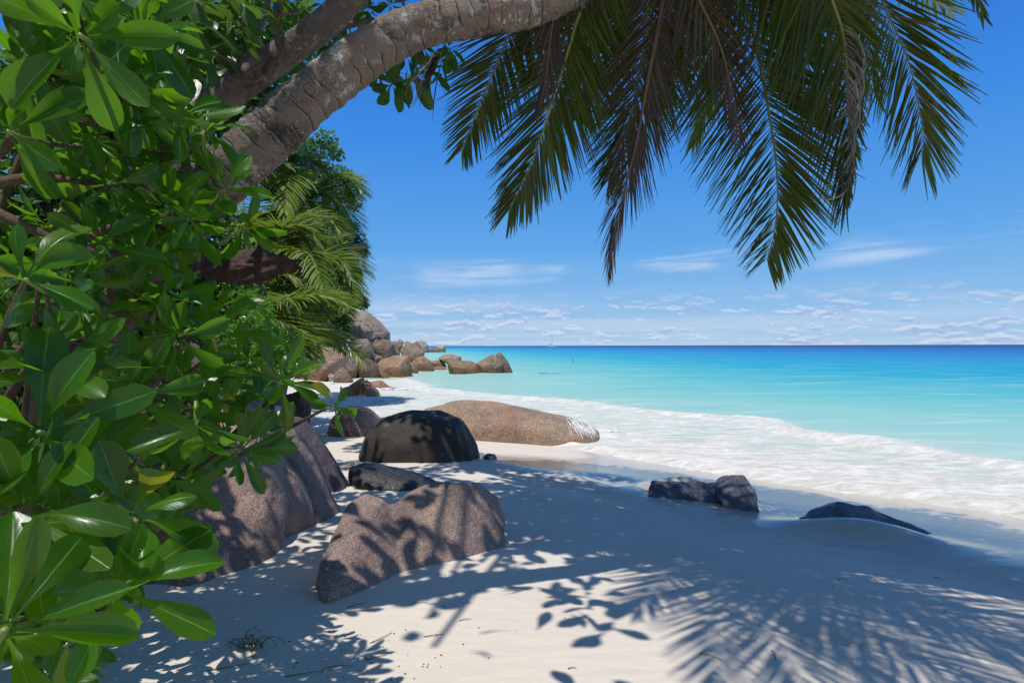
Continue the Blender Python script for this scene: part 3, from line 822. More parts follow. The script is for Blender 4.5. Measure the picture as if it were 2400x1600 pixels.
PILE = [
    ('huge smooth pinkish boulder under the palm fronds, leftmost of the rock pile', (.33, .235, .185), 35, C((170, 490), (330, 440), (560, 440), (690, 500), (700, 540), (560, 680), (480, 745), (340, 775), (230, 720), (160, 600))),
    ('rounded grey back half of the split boulder under the palm fronds', (.32, .25, .18), 37.5, C((560, 450), (640, 455), (720, 520), (780, 640), (745, 725), (640, 700), (560, 640))),
    ('wedge shaped grey rock propped below the huge smooth boulder', (.27, .215, .16), 33, C((545, 690), (640, 618), (690, 680), (735, 745), (640, 795), (560, 760))),
    ('tiny pale stone jammed under the huge smooth boulder', (.42, .35, .33), 31.6, C((505, 700), (530, 680), (562, 700), (560, 730), (520, 738))),
    ('dark shaded rock between the huge smooth boulder and the flat faced block', (.14, .115, .09), 38.5, C((735, 710), (780, 560), (870, 540), (950, 590), (1015, 690), (1025, 740), (880, 740))),
    ('thin slanting slab leaning beside the dark shaded rock', (.30, .235, .17), 38.0, C((965, 615), (1000, 640), (1085, 742), (1020, 742))),
    ('flat faced orange brown block at the water edge, squarest of the pile', (.37, .26, .16), 40, C((953, 590), (1000, 550), (1110, 520), (1250, 517), (1270, 600), (1282, 728), (1130, 730), (1000, 700))),
    ('small pyramid shaped rock wedged behind the flat faced block', (.33, .26, .19), 44, C((893, 540), (905, 485), (960, 510), (1020, 552), (950, 580))),
    ('brown rounded boulder with a dark right flank, above the flat faced block', (.26, .20, .145), 46.5, C((890, 375), (960, 343), (1050, 350), (1110, 420), (1112, 490), (1060, 535), (980, 538), (910, 450))),
    ('grey boulder with a pale ridge, left of the brown rounded one', (.27, .225, .19), 45, C((675, 395), (760, 362), (860, 365), (900, 400), (932, 480), (860, 530), (800, 500), (700, 430))),
    ('ribbed boulder with a sunlit weathered top, high in the rock pile', (.31, .235, .19), 50, C((630, 240), (680, 195), (800, 195), (880, 240), (925, 290), (880, 370), (740, 365), (650, 300))),
    ('tall grey boulder crowning the top of the rock pile', (.30, .25, .22), 55, C((640, 170), (740, 115), (830, 105), (880, 115), (1000, 220), (1082, 310), (1078, 385), (1000, 370), (850, 360), (680, 300))),
    ('narrow upright shard beside the brown rounded boulder', (.27, .23, .18), 48.5, C((1088, 405), (1110, 410), (1165, 495), (1150, 525), (1095, 520))),
    ('brown humped boulder just right of the tall crowning boulder', (.27, .205, .15), 80, C((1080, 390), (1140, 385), (1190, 430), (1180, 465), (1110, 470))),
    ('small pale knob of rock on the skyline', (.36, .29, .25), 96, C((1143, 385), (1165, 360), (1200, 390), (1192, 430), (1150, 420))),
    ('broad brown boulder with a facetted front on the middle of the point', (.31, .24, .175), 78, C((1168, 470), (1220, 400), (1260, 400), (1340, 440), (1392, 490), (1390, 538), (1270, 545), (1190, 510))),
    ('low brown rock peeping over the broad brown boulder', (.29, .23, .18), 110, C((1195, 400), (1235, 385), (1305, 420), (1280, 440))),
    ('dark little boulder before the pale peak at the end of the point', (.23, .20, .17), 130, C((1285, 405), (1320, 385), (1360, 430), (1345, 460), (1310, 450))),
    ('pale grey peaked rock near the far end of the point', (.38, .34, .30), 190, C((1325, 385), (1350, 368), (1400, 390), (1425, 420), (1432, 485), (1390, 488), (1350, 450))),
    ('dark low ledge linking the far rocks of the point', (.21, .18, .15), 200, C((1420, 455), (1480, 440), (1535, 480), (1530, 492), (1425, 494))),
    ('pale block standing alone at the very end of the point', (.40, .35, .29), 205, C((1500, 445), (1520, 424), (1582, 425), (1588, 480), (1535, 490))),
    ('orange brown rounded rock in the water right of the flat faced block', (.33, .225, .135), 50, C((1268, 580), (1330, 530), (1380, 522), (1440, 560), (1483, 640), (1475, 665), (1330, 668), (1290, 620))),
    ('small rock at the right corner of the flat faced block', (.27, .205, .155), 45, C((1262, 605), (1300, 608), (1338, 660), (1325, 690), (1275, 690))),
    ('grey arched rock with shade beneath, behind the orange rounded rock', (.28, .245, .20), 60, C((1440, 572), (1500, 560), (1560, 566), (1592, 610), (1480, 612))),
    ('low flat tan rock awash beside the sea stack', (.34, .28, .20), 53, C((1478, 645), (1500, 615), (1570, 620), (1622, 660), (1490, 664))),
    ('lumpy tan rock behind the sea stack in the surf', (.35, .285, .21), 60, C((1508, 550), (1560, 512), (1640, 504), (1730, 530), (1735, 560), (1600, 575))),
    ('broad sloping left block of the sea stack standing in turquoise water', (.27, .205, .125), 45.5, C((1588, 560), (1602, 550), (1700, 562), (1820, 570), (1880, 600), (1922, 690), (1700, 704), (1640, 700))),
    ('middle peak of the sea stack standing in turquoise water', (.29, .235, .165), 46, C((1870, 585), (1950, 545), (2010, 505), (2060, 540), (2112, 600), (2105, 692), (1920, 694), (1890, 640))),
    ('leaning right fin of the sea stack standing in turquoise water', (.24, .195, .14), 46.8, C((2040, 505), (2085, 487), (2150, 560), (2212, 688), (2110, 695), (2100, 600))),
    ('rusty pyramid rock with a sharp ridge at the foam edge', (.40, .235, .125), 24.8, C((690, 800), (760, 750), (830, 710), (870, 790), (865, 915), (770, 915), (700, 890))),
    ('rounded rusty rock at the left foot of the pyramid rock', (.32, .19, .115), 24.2, C((600, 880), (640, 810), (700, 800), (765, 880), (770, 915), (620, 922))),
    ('pinkish slab leaning on the right flank of the pyramid rock', (.33, .225, .175), 24.3, C((850, 730), (905, 770), (965, 835), (990, 895), (930, 930), (860, 915))),
    ('low red brown rock in the foam behind the pyramid rock', (.33, .20, .145), 29, C((880, 755), (1000, 745), (1070, 800), (1080, 840), (960, 845), (900, 800))),
    ('flat red brown ledge running out into the foam', (.32, .195, .14), 28.5, C((1060, 800), (1120, 812), (1190, 838), (1080, 848))),
    ('dark block partly hidden behind the foreground leaves near the foam', (.10, .06, .045), 13.0, [(640, 950), (655, 905), (700, 890), (715, 930), (705, 975), (650, 985)]),
    ('grey low stone behind the leaves on the sand', (.2, .19, .2), 11.0, [(650, 985), (672, 965), (700, 975), (705, 1000), (660, 1005)]),
]
for i, (lab, colr, d, ol) in enumerate(PILE):
    near = d < 32
    rock([slab(ol, d, None, .35, fs=.84)], lab, (colr[0] * 1.08, colr[1] * .96, colr[2] * .84), 'granite_mid' if near else 'granite_far', 44 if d < 60 else 26, 1 + (i % 3), .018, fine=.5, cracks=.8)

# water running off the right end of the long boulder
from mathutils.bvhtree import BVHTree
fl = np.array(flat.location)
bv = BVHTree.FromPolygons([tuple(np.array(v.co) + fl) for v in flat.data.vertices], [tuple(q.vertices) for q in flat.data.polygons])
A = TubeAcc()
for i in range(46):
    a = rng.uniform(0, 1); x0 = 1296 + 62 * a; y0 = 953 + 24 * a + rng.uniform(0, 14); x1 = x0 + 10 + 26 * rng.random(); y1 = y0 + rng.uniform(14, 42)
    q = []
    for t in np.linspace(0, 1, 9):
        px, py = x0 + (x1 - x0) * t + rng.normal(0, .8), y0 + (y1 - y0) * t ** 1.2
        dv = Vector(((px - CX) / F, 1, -(py - HZ) / F)).normalized()
        h = bv.ray_cast(Vector((0, 0, CZ)), dv)
        if h[0] is None: continue
        q.append(np.array(h[0]) + np.array(h[1]) * .006)
    if len(q) >= 4: A.add(*tube(np.array(q), rng.uniform(.005, .013) * np.sin(np.linspace(.3, 2.9, len(q))), 6))
if A.n: tag(A.build('water_spill', M['foam'], None), 'thin white streams of water running off the long sunlit boulder', 'water', kind='stuff')


def splash(spots, label):
    bm = bmesh.new()
    for px, py, n_, sp, hh in spots:
        w = g0(px, py, .14)
        for i in range(n_):
            r = rng.uniform(.02, .085) * rng.uniform(.6, 1.2) * min(1.5, sp / .15)
            c = Vector((w[0] + rng.normal(0, sp), w[1] + rng.normal(0, sp * .45) - .5 * rng.normal(0, sp) * .6, .062 + hh * .30 * rng.random() ** 2.2 * max(0, 1 - r * 6)))
            ret = bmesh.ops.create_icosphere(bm, subdivisions=2, radius=r, matrix=Matrix.Translation(c) @ Matrix.Diagonal((1.7, 1.1, .42, 1)))
            for v in ret['verts']: v.co += Vector((noise.noise(v.co * 40), noise.noise(v.co * 40 + Vector((9, 0, 0))), noise.noise(v.co * 40 + Vector((0, 9, 0))))) * r * .5
    me = bpy.data.meshes.new('wave_splash'); bm.to_mesh(me); bm.free()
    me.polygons.foreach_set('use_smooth', np.ones(len(me.polygons), bool)); me.materials.append(M['foam'])
    tag(link(bpy.data.objects.new('wave_splash', me)), label, 'splash', kind='stuff')


splash([(1590, 1072, 70, .16, .16), (1625, 1074, 90, .14, .2), (1660, 1080, 70, .14, .12), (1700, 1086, 60, .16, .10), (1740, 1090, 70, .14, .14), (1540, 1064, 40, .2, .07), (1410, 1050, 30, .2, .05)], 'low foamy splash of the last wave breaking along the water edge')
splash([(1388, 985, 90, .16, .22), (1396, 998, 70, .2, .14), (870, 915, 60, .4, .3), (900, 890, 60, .5, .3)], 'white foam churning against the boulders')

# submerged reef showing as a dark line right of the stack
rock([slab([(1185, 857.5), (1240, 856.6), (1300, 857.4), (1350, 856.8), (1358, 858.5), (1300, 860), (1190, 860)], 45, .5, .3)],
     'thin dark reef just breaking the surface right of the sea stack', (.05, .10, .12), 'granite_far', 40, 3, .01, 'reef', cat='reef')

# ------------------------------------------------------------------ palms
def frond(parent, pts, n=85, Lmax=.75, wid=.019, ref=(0, 1, .25), mat='frond_near', rmat='rachis', r0=.022, start=.14, droop=.35, spread=(62, 18),
          label=None, seedoff=0, old=None, side_mat=None, segs=6, tip_short=.28, vee=.12, width_nu=3, Lside=(1, 1)):
    """pts: world points of the rib from the crown to the tip"""
    P = spline(pts, 60)
    T = unit(np.gradient(P, axis=0))
    Lr = np.r_[0, np.cumsum(np.linalg.norm(np.diff(P, axis=0), axis=1))]; Lr /= Lr[-1]
    V, Fc, U = tube(P, r0 * (1.02 - .92 * Lr ** .8), 7)
    fo = build('frond', V, Fc, M[rmat], parent, uv=U, origin=P[0])
    if label: fo['label'] = label
    refv = unit(np.array(ref, float))
    for sg in (-1, 1):
        t = np.linspace(start, .995, n) + rng.normal(0, .0025, n); t = np.clip(t, 0, 1)
        keep = rng.random(n) > .04; t = t[keep]
        B = np.stack([np.interp(t, Lr, P[:, i]) for i in range(3)], 1)
        Tt = unit(np.stack([np.interp(t, Lr, T[:, i]) for i in range(3)], 1))
        N0 = unit(refv - Tt * (Tt @ refv)[:, None]); S = np.cross(Tt, N0) * sg
        u = (t - start) / (1 - start)
        ang = np.radians(spread[0] * (1 - u) + spread[1] * u + rng.normal(0, 4, len(t)))
        D = unit(np.cos(ang)[:, None] * Tt + np.sin(ang)[:, None] * S + N0 * (vee + rng.normal(0, .07, len(t)))[:, None])
        L = Lmax * Lside[0 if sg < 0 else 1] * np.clip(.45 + 2.6 * u, 0, 1) * (1 - (1 - tip_short) * u ** 2.2) * rng.uniform(.88, 1.08, len(t))
        up = unit(np.array([0, 0, 1.]) * .9 + N0 * .45)
        bend = droop * rng.uniform(.5, 1.5, len(t))
        rd = rng.random((len(t), 2))
        if old is not None: rd[:, 1] = np.clip(rd[:, 1] + old * (u > .55), 0, 1)
        V, Fc, U, W = leaves(B, D, up + S * .0, L, wid * (.75 + .35 * (1 - u)), bend, rng.normal(.35, .15, len(t)), 'blade', segs, width_nu, rnd=rd, twist=rng.normal(0, .35, len(t)))
        mm = M[mat] if not side_mat or side_mat[0 if sg < 0 else 1] is None else M[side_mat[0 if sg < 0 else 1]]
        build('leaflets', V, Fc, mm, fo, uv=U, uv2=W)
    return fo


# the leaning coconut palm over the beach
TR = [at(60, 1150, 3.3), at(170, 870, 3.05), at(300, 660, 2.9), at(430, 490, 2.85), at(560, 365, 2.85), at(700, 235, 2.9), at(840, 125, 3.0), at(980, 56, 3.1), at(1130, 32, 3.25), at(1260, 5, 3.4), at(1400, -80, 3.6), at(1490, -200, 3.75)]
TR[0][2] = H(TR[0][0], TR[0][1]) - .1
palm = thing('coconut_palm', TR[0], 'leaning coconut palm with grey trunk arching over the beach, its fronds hanging against the sky', 'palm tree')
P = spline(TR, 230)
Lp = np.r_[0, np.cumsum(np.linalg.norm(np.diff(P, axis=0), axis=1))]
Rt = np.interp(Lp / Lp[-1], [0, .08, .25, .45, .62, .72, .85, 1], [.24, .19, .155, .137, .121, .110, .10, .095])
frq = np.interp(Lp / Lp[-1], [0, .5, 1], [9, 11.5, 11.5])
saw = np.mod(Lp * 11.5, 1)
Rt = Rt * (1 + .075 * saw ** 1.5 - .03)
V, Fc, U = tube(P, Rt, 40, lump=.075)
build('trunk', V, Fc, M['palm_bark'], palm, uv=U)
CR = at(1500, -235, 3.78)


def fr(*pts): return [CR] + [at(*p) for p in pts]


frond(palm, fr((1340, -170, 3.7), (1200, 20, 3.75), (1156, 115, 3.8), (1105, 235, 3.8), (1062, 345, 3.8)), 130, .60, .0135, old=.03, droop=.12, spread=(66, 24))
frond(palm, fr((1400, -120, 3.75), (1330, 40, 3.8), (1307, 115, 3.8), (1235, 340, 3.85), (1170, 485, 3.9)), 150, .72, .0135, old=.05, spread=(62, 16), droop=.12)
frond(palm, fr((1490, -150, 4.0), (1488, 0, 4.1), (1477, 128, 4.15), (1448, 270, 4.15), (1400, 410, 4.1)), 140, .70, .013, spread=(60, 14), old=.05, droop=.12)
frond(palm, fr((1525, -120, 3.7), (1524, 0, 3.75), (1490, 183, 3.8), (1460, 340, 3.8), (1412, 530, 3.8), (1402, 606, 3.8)), 110, .60, .007, mat='frond_dead', rmat='rachis_dead', spread=(48, 3), label='dead brown frond hanging lowest with a ragged tip', droop=.2, r0=.026)
frond(palm, fr((1620, -190, 3.8), (1708, 0, 3.9), (1745, 140, 3.95), (1778, 330, 4.0), (1787, 440, 4.0), (1780, 530, 4.0), (1762, 600, 4.0)), 180, .95, .0145, spread=(66, 34), r0=.024, droop=.14, tip_short=.22, vee=.06)
frond(palm, fr((1700, -260, 3.7), (1870, -120, 3.6), (1912, 0, 3.6), (1942, 106, 3.6), (1952, 297, 3.6), (1948, 450, 3.6)), 160, 1.0, .0145, spread=(66, 8), r0=.024, droop=.12, vee=.06, label='frond with withered grey curling leaflets along its right side', side_mat=(None, None), old=.12, Lside=(1, .42))
frond(palm, fr((1800, -300, 4.2), (1985, -90, 4.25), (2035, 21, 4.3), (2090, 149, 4.3), (2121, 306, 4.3), (2118, 360, 4.3)), 165, 1.02, .0145, spread=(74, 22), old=.06, droop=.10, vee=.06, tip_short=.34)
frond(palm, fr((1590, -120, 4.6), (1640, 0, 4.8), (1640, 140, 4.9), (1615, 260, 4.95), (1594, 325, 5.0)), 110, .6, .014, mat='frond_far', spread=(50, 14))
frond(palm, fr((1650, -220, 4.2), (1800, -60, 4.4), (1850, 100, 4.5), (1870, 260, 4.5)), 130, .85, .0135, spread=(66, 20), droop=.12)
frond(palm, fr((1560, -170, 3.6), (1600, -20, 3.6), (1660, 120, 3.65), (1700, 300, 3.7)), 55, .7, .007, spread=(40, 8), mat='frond_dead', rmat='rachis_dead', label='thin dead frond with brown leaflets before the long green one')
frond(palm, fr((1400, -150, 3.5), (1290, -40, 3.45), (1270, 60, 3.45), (1255, 180, 3.5), (1240, 240, 3.5)), 60, .5, .011, spread=(40, 8), mat='frond_dead', rmat='rachis_dead', label='dead frond drooping beside the trunk end')
frond(palm, fr((1950, -330, 4.3), (2150, -160, 4.5), (2230, -40, 4.6), (2260, 40, 4.6)), 60, .5, .018, spread=(60, 14))
for q in (((1350, -160, 4.3), (1330, -20, 4.5), (1350, 120, 4.6), (1330, 260, 4.6)), ((1560, -190, 4.6), (1560, -30, 4.8), (1545, 110, 4.9), (1520, 230, 4.9)), ((1720, -220, 4.7), (1900, -90, 5.0), (1985, 60, 5.1), (2010, 220, 5.1))):
    frond(palm, fr(*q), 120, .78, .014, spread=(64, 20), droop=.12)
# withered grey leaflets curling down the right side of one frond
n = 42
tt = np.linspace(0, 1, n)
B = np.array([at(1930 + 20 * a + 2, 60 + 330 * a, 3.58) for a in tt])
D = unit(np.c_[np.full(n, .75) * (1 - .6 * tt), rng.normal(-.1, .15, n), -.25 - .8 * tt])
V, Fc, U, W = leaves(B, D, (0, 0, 1), rng.uniform(.28, .5, n), .011, rng.uniform(1.2, 2.4, n), .5, 'blade', 9, 3, twist=rng.normal(0, 1.2, n))
build('withered_leaflets', V, Fc, M['frond_grey'], palm, uv=U, uv2=W)
# fronds of the same crown that rise above the view and shade the sand
for a, el, ln in ((-150, 55, 2.0), (-40, 62, 2.6), (15, 66, 2.8), (48, 50, 3.2), (62, 36, 3.8), (76, 52, 3.4), (88, 30, 4.0), (101, 44, 3.8), (113, 28, 3.7), (126, 52, 3.2), (140, 32, 3.4),
                  (153, 48, 3.0), (166, 30, 3.0), (180, 52, 2.6), (172, 30, 3.2), (188, 38, 3.1), (197, 55, 2.9), (160, 60, 3.2), (148, 22, 3.6), (70, 70, 2.6), (108, 66, 2.6)):
    dv = np.array([math.sin(R(a)), math.cos(R(a)), 0])
    up = math.tan(R(el)) * .5
    pts = [CR, CR + dv * ln * .35 + np.array([0, 0, up * .8]), CR + dv * ln * .72 + np.array([0, 0, up * 1.1]), CR + dv * ln + np.array([0, 0, up * .75])]
    frond(palm, pts, 80, .76, .0175, ref=(0, 0, 1), start=.12, segs=4, width_nu=2)
# old sheaths and fibres round the crown
A = TubeAcc()
for i in range(14):
    a = rng.uniform(0, 6.28); dv = np.array([math.cos(a), math.sin(a) * .6, rng.uniform(-.2, .9)])
    q = [CR - np.array([.05, 0, .12]), CR + dv * .16, CR + dv * .38 + np.array([0, 0, -.05])]
    A.add(*tube(spline(q, 8), np.linspace(.05, .02, 8), 7))
A.build('leaf_sheath', M['rachis_dead'], palm)
# small dried spray hanging under the trunk
n = 34
B = at(1010, 118, 2.98) + rng.normal(0, .012, (n, 3))
D = unit(np.c_[rng.uniform(-.9, -.25, n), rng.normal(0, .15, n), rng.uniform(-1, -.6, n)])
V, Fc, U, W = leaves(B, D, (0, -.4, 1), rng.uniform(.18, .36, n), .007, rng.uniform(.0, .5, n), .2, 'blade', 5, 3)
build('dried_spray', V, Fc, M['frond_dead'], palm, uv=U, uv2=W)


def far_palm(label, base, crown, fronds, Lm, wid, group):
    base = np.array(base); base[2] = H(base[0], base[1]) - .2
    t = thing('coconut_palm', base, label, 'palm tree', group)
    V, Fc, U = tube(spline([base, (base + crown) / 2 + np.array([.25, -.1, 0]), crown], 24), np.linspace(.17, .11, 24), 12)
    build('trunk', V, Fc, M['palm_bark'], t, uv=U)
    for f in fronds:
        pts = [crown] + [at(*p) for p in f]
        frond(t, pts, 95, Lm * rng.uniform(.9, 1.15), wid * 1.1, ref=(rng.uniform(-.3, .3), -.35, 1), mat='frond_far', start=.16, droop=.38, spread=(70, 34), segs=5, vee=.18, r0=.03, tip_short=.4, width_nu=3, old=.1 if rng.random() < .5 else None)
    for f in fronds:
        if rng.random() < .8:
            pts = [crown] + [at(x + rng.normal(-14, 10), y + rng.normal(14, 14), d + rng.uniform(-.3, .8)) for x, y, d in f]
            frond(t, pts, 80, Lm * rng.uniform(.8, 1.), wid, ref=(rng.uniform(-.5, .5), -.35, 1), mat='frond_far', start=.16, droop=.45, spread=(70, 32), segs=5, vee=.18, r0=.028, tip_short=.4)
    for j in range(12):       # the rest of the crown
        a = rng.uniform(0, 6.28); el = rng.uniform(-.2, 1.1); ln = rng.uniform(2.0, 3.0) * Lm / .8
        dv = np.array([math.cos(a), math.sin(a), 0])
        pts = [crown, crown + dv * ln * .35 + np.array([0, 0, ln * .25 * el]), crown + dv * ln * .7 + np.array([0, 0, ln * (.25 * el - .08)]), crown + dv * ln * .95 + np.array([0, 0, ln * (.2 * el - .38)])]
        if pts[3][0] / pts[3][1] * F + CX > 800: continue
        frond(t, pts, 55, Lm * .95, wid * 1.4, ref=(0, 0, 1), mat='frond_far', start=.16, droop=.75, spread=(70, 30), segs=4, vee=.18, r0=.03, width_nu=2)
    return t


GP = 'coconut palms along the shore below the hillside'
far_palm('young coconut palm spreading low fronds above the huge smooth boulder', at(560, 800, 11.5), at(570, 715, 11.5),
         [[(600, 690, 11.2), (638, 690, 11), (714, 677, 11), (769, 685, 11), (813, 706, 11)], [(600, 728, 11), (632, 735, 10.8), (671, 744, 10.6), (706, 760, 10.5), (738, 800, 10.5)],
          [(640, 745, 12.5), (700, 752, 12.6), (760, 768, 12.6), (800, 795, 12.6), (832, 828, 12.6)], [(600, 650, 12), (640, 628, 12), (690, 640, 12), (735, 670, 12)], [(545, 740, 10.5), (560, 770, 10), (610, 800, 9.8)], [(610, 720, 10.5), (650, 765, 10.2), (690, 790, 10), (705, 830, 10)]],   .80, .026, GP)
far_palm('coconut palm with bright upright fronds behind the broken dark log', at(600, 800, 13.5), at(640, 600, 13.5),
         [[(682, 608, 13.3), (714, 597, 13.2), (765, 592, 13.2), (795, 612, 13.2), (822, 676, 13.2)], [(560, 520, 13), (590, 528, 12.8), (625, 590, 12.6)], [(650, 535, 13), (693, 522, 13), (728, 548, 13)],
          [(640, 545, 14.5), (690, 500, 14.5), (750, 500, 14.5), (784, 532, 14.5)], [(700, 640, 14), (753, 634, 14), (788, 643, 14), (820, 676, 14)], [(600, 560, 12.6), (560, 555, 12.4), (520, 590, 12.2)], [(690, 650, 13), (720, 690, 12.8), (740, 720, 12.6)]],   .92, .029, GP)
far_palm('tallest of the shore palms, its fronds against the sky below the arching trunk', at(640, 800, 20.0), at(690, 480, 20.0),
         [[(725, 445, 20.0), (765, 452, 20.0), (795, 478, 20.0), (815, 525, 20.0)], [(728, 428, 20.7), (768, 409, 20.7), (808, 412, 20.7), (832, 440, 20.7)], [(665, 420, 19.8), (680, 368, 19.6), (710, 372, 19.4), (738, 390, 19.4)],
          [(655, 455, 18.9), (715, 463, 18.9), (780, 528, 18.9)], [(763, 560, 20.7), (803, 574, 20.7), (832, 620, 20.7)], [(640, 430, 19.4), (610, 410, 19.2), (570, 430, 19.1)], [(640, 500, 18.9), (600, 500, 18.7), (560, 530, 18.4)]],   1.35, .045, GP)
far_palm('coconut palm half hidden at the back, its fronds drooping over the grey boulders', at(700, 790, 40), at(725, 610, 40),
         [[(760, 570, 40), (790, 585, 40), (812, 640, 40)], [(745, 640, 40), (775, 690, 40), (790, 740, 40)], [(700, 560, 40), (670, 540, 40), (640, 580, 40)]],   2.2, .09, GP)

# ------------------------------------------------------------------ leafy trees and shrubs
def crown_cloud(blobs, n, L, prof='oval', wr=.3, mat=None, hang=.3, nt=4, nu=3):
    """leaves in clumps through the crown's volume; blobs: centre, radius (3)"""
    cs = np.array([b[0] for b in blobs]); rs = np.array([np.broadcast_to(b[1], (3,)) for b in blobs])
    vol = rs.prod(1) ** .75; pick = rng.choice(len(blobs), n, p=vol / vol.sum())
    dirs = unit(rng.normal(0, 1, (n, 3))); rad = rng.random(n) ** .45
    O = cs[pick] + dirs * rad[:, None] * rs[pick]
    kp = ~sunny(O); O = O[kp]; dirs = dirs[kp]; n = len(O)
    # clump towards twig ends
    D = unit(dirs + rng.normal(0, .6, (n, 3)) + np.array([0, 0, -hang]))
    Nn = unit(rng.normal(0, .5, (n, 3)) + np.array([0, -.1, 1.]))
    Ls = L * rng.uniform(.6, 1.3, n)
    return leaves(O, D, Nn, Ls, Ls * wr, rng.uniform(-.2, .8, n), rng.normal(.2, .15, n), prof, nt, nu)


def leafy_tree(label, base, blobs, n, L, mat, name='leafy_tree', cat='tree', wr=.3, prof='oval', hang=.3, trunk_r=.15, group=None):
    base = np.array(base, float); base[2] = min(base[2], H(base[0], base[1])) - .1
    t = thing(name, base, label, cat, group)
    A = TubeAcc()
    cs = np.array([b[0] for b in blobs]); top = cs.mean(0)
    A.add(*tube(spline([base, (base + top) / 2 + rng.normal(0, .1, 3), top], 14), np.linspace(trunk_r, trunk_r * .45, 14), 9))
    build('trunk' if cat == 'tree' else 'stem', np.vstack(A.V), A.F, M['tree_bark'], t, uv=np.vstack(A.U))
    for b in blobs:
        q = [base + (top - base) * rng.uniform(.45, .85), (top + np.array(b[0])) / 2 + rng.normal(0, .1, 3), np.array(b[0])]
        V, Fc, U = tube(spline(q, 8), np.linspace(trunk_r * .4, trunk_r * .1, 8), 6)
        build('branch', V, Fc, M['tree_bark'], t, uv=U)
    V, Fc, U, W = crown_cloud(blobs, n, L, prof, wr, mat, hang)
    build('crown', V, Fc, M[mat], t, uv=U, uv2=W)
    return t


def blob(x, y, d, r): return (at(x, y, d), r)


leafy_tree('small leaved green tree rising against the sky above the shore palms', at(680, 760, 44),
           [blob(752, 320, 44, (0.84, 1.12, 0.70)), blob(770, 350, 44, (0.63, 1.12, 0.63)), blob(720, 345, 44, (0.84, 1.12, 0.84)), blob(735, 395, 44, (1.26, 1.41, 0.84)), blob(790, 400, 44, (0.84, 1.12, 0.57)), blob(810, 430, 44, (0.70, 0.98, 0.49)), blob(812, 465, 44, (0.57, 0.98, 0.57)), blob(770, 440, 44, (1.12, 1.41, 0.84)),
            blob(700, 420, 44, (1.41, 1.41, 1.12)), blob(690, 330, 44, (1.12, 1.41, 0.84)), blob(765, 500, 44, (0.98, 1.41, 0.84))], 4800, .26, 'tree_leaf_light', wr=.3)
leafy_tree('dark bluish feathery tree on the skyline beyond the palms', at(790, 720, 46), [blob(800, 545, 46, (.9, 1, 1.)), blob(822, 560, 46, (.75, 1, .8)), blob(832, 575, 46, (.5, 1, .5)), blob(790, 590, 46, (1., 1, 1.)), blob(805, 515, 46, (.5, 1, .5)), blob(770, 560, 46, (1, 1, 1.2))],
           3500, .42, 'casuarina', wr=.09, hang=.5, trunk_r=.12)
leafy_tree('small dark bush growing on top of the rock pile', at(800, 725, 50), [blob(812, 692, 50, (.6, .6, .35)), blob(828, 690, 50, (.55, .6, .4)), blob(836, 700, 50, (.35, .5, .3)), blob(795, 702, 50, (.7, .7, .35)), blob(780, 712, 50, (.8, .7, .3))],
           900, .3, 'casuarina', 'bush', 'bush', wr=.25, trunk_r=.05)
leafy_tree('dark green scrub behind the grey boulders at the foot of the palms', at(700, 800, 40), [blob(735, 750, 40, (1.3, 1, .9)), blob(770, 735, 40, (.9, 1, .7)), blob(760, 770, 40, (1.2, 1, .7)), blob(700, 770, 40, (1.3, 1, .8)), blob(785, 760, 40, (.7, 1, .5)), blob(640, 760, 38, (2, 1, 1.4))],
           4200, .3, 'tree_leaf', 'bush', 'bush', wr=.3, trunk_r=.08)
# dark trees on the hillside behind everything
leafy_tree('dense dark tree on the slope behind the shrub and the palm trunk', at(430, 800, 9), [blob(300, 500, 8, (1.1, .8, .9)), blob(450, 560, 8.5, (.7, .7, .8)), blob(400, 680, 8, (.9, .7, .8)), blob(180, 620, 7.5, (1.1, .8, 1.)), blob(80, 450, 7, (1., .8, 1.)), blob(520, 640, 8.6, (.45, .6, .5)), blob(250, 760, 7.5, (1., .7, .7)), blob(60, 800, 6.5, (.9, .7, .9)), blob(330, 380, 9, (1.2, 1, .9))],
           9000, .17, 'tree_leaf', trunk_r=.14)
leafy_tree('sunlit yellow green tree high behind the forked grey limb', at(100, 700, 19),
           [blob(450, 110, 17, (2., 1.6, 1.7)), blob(600, 60, 18, (1.9, 1.6, 1.3)), blob(560, 190, 18, (1.3, 1.3, 1.3)), blob(640, 260, 18.5, (.8, 1., .8)), blob(480, 260, 18, (1.5, 1.2, 1.1)), blob(250, 160, 16, (2.3, 1.5, 1.9)), blob(120, 240, 15, (1.9, 1.4, 1.6))],
           11000, .27, 'tree_leaf_light', trunk_r=.22)
leafy_tree('bright green sea lettuce shrub with small pale leaves under the dark log', at(560, 900, 8), [blob(505, 640, 8, (.22, .3, .14)), blob(530, 690, 8, (.3, .3, .25)), blob(580, 700, 8, (.22, .3, .2)), blob(600, 740, 7.8, (.2, .3, .2)), blob(560, 770, 7.6, (.35, .3, .3)), blob(640, 780, 7.6, (.22, .3, .2)), blob(590, 820, 7.4, (.35, .3, .25)), blob(660, 810, 7.4, (.2, .3, .18)), blob(540, 860, 7.2, (.4, .3, .3)), blob(620, 860, 7.2, (.3, .3, .25)), blob(690, 850, 7.2, (.15, .2, .12))],
           4200, .085, 'naupaka_small', 'leafy_shrub', 'shrub', prof='spoon', wr=.24, hang=-.6, trunk_r=.04)

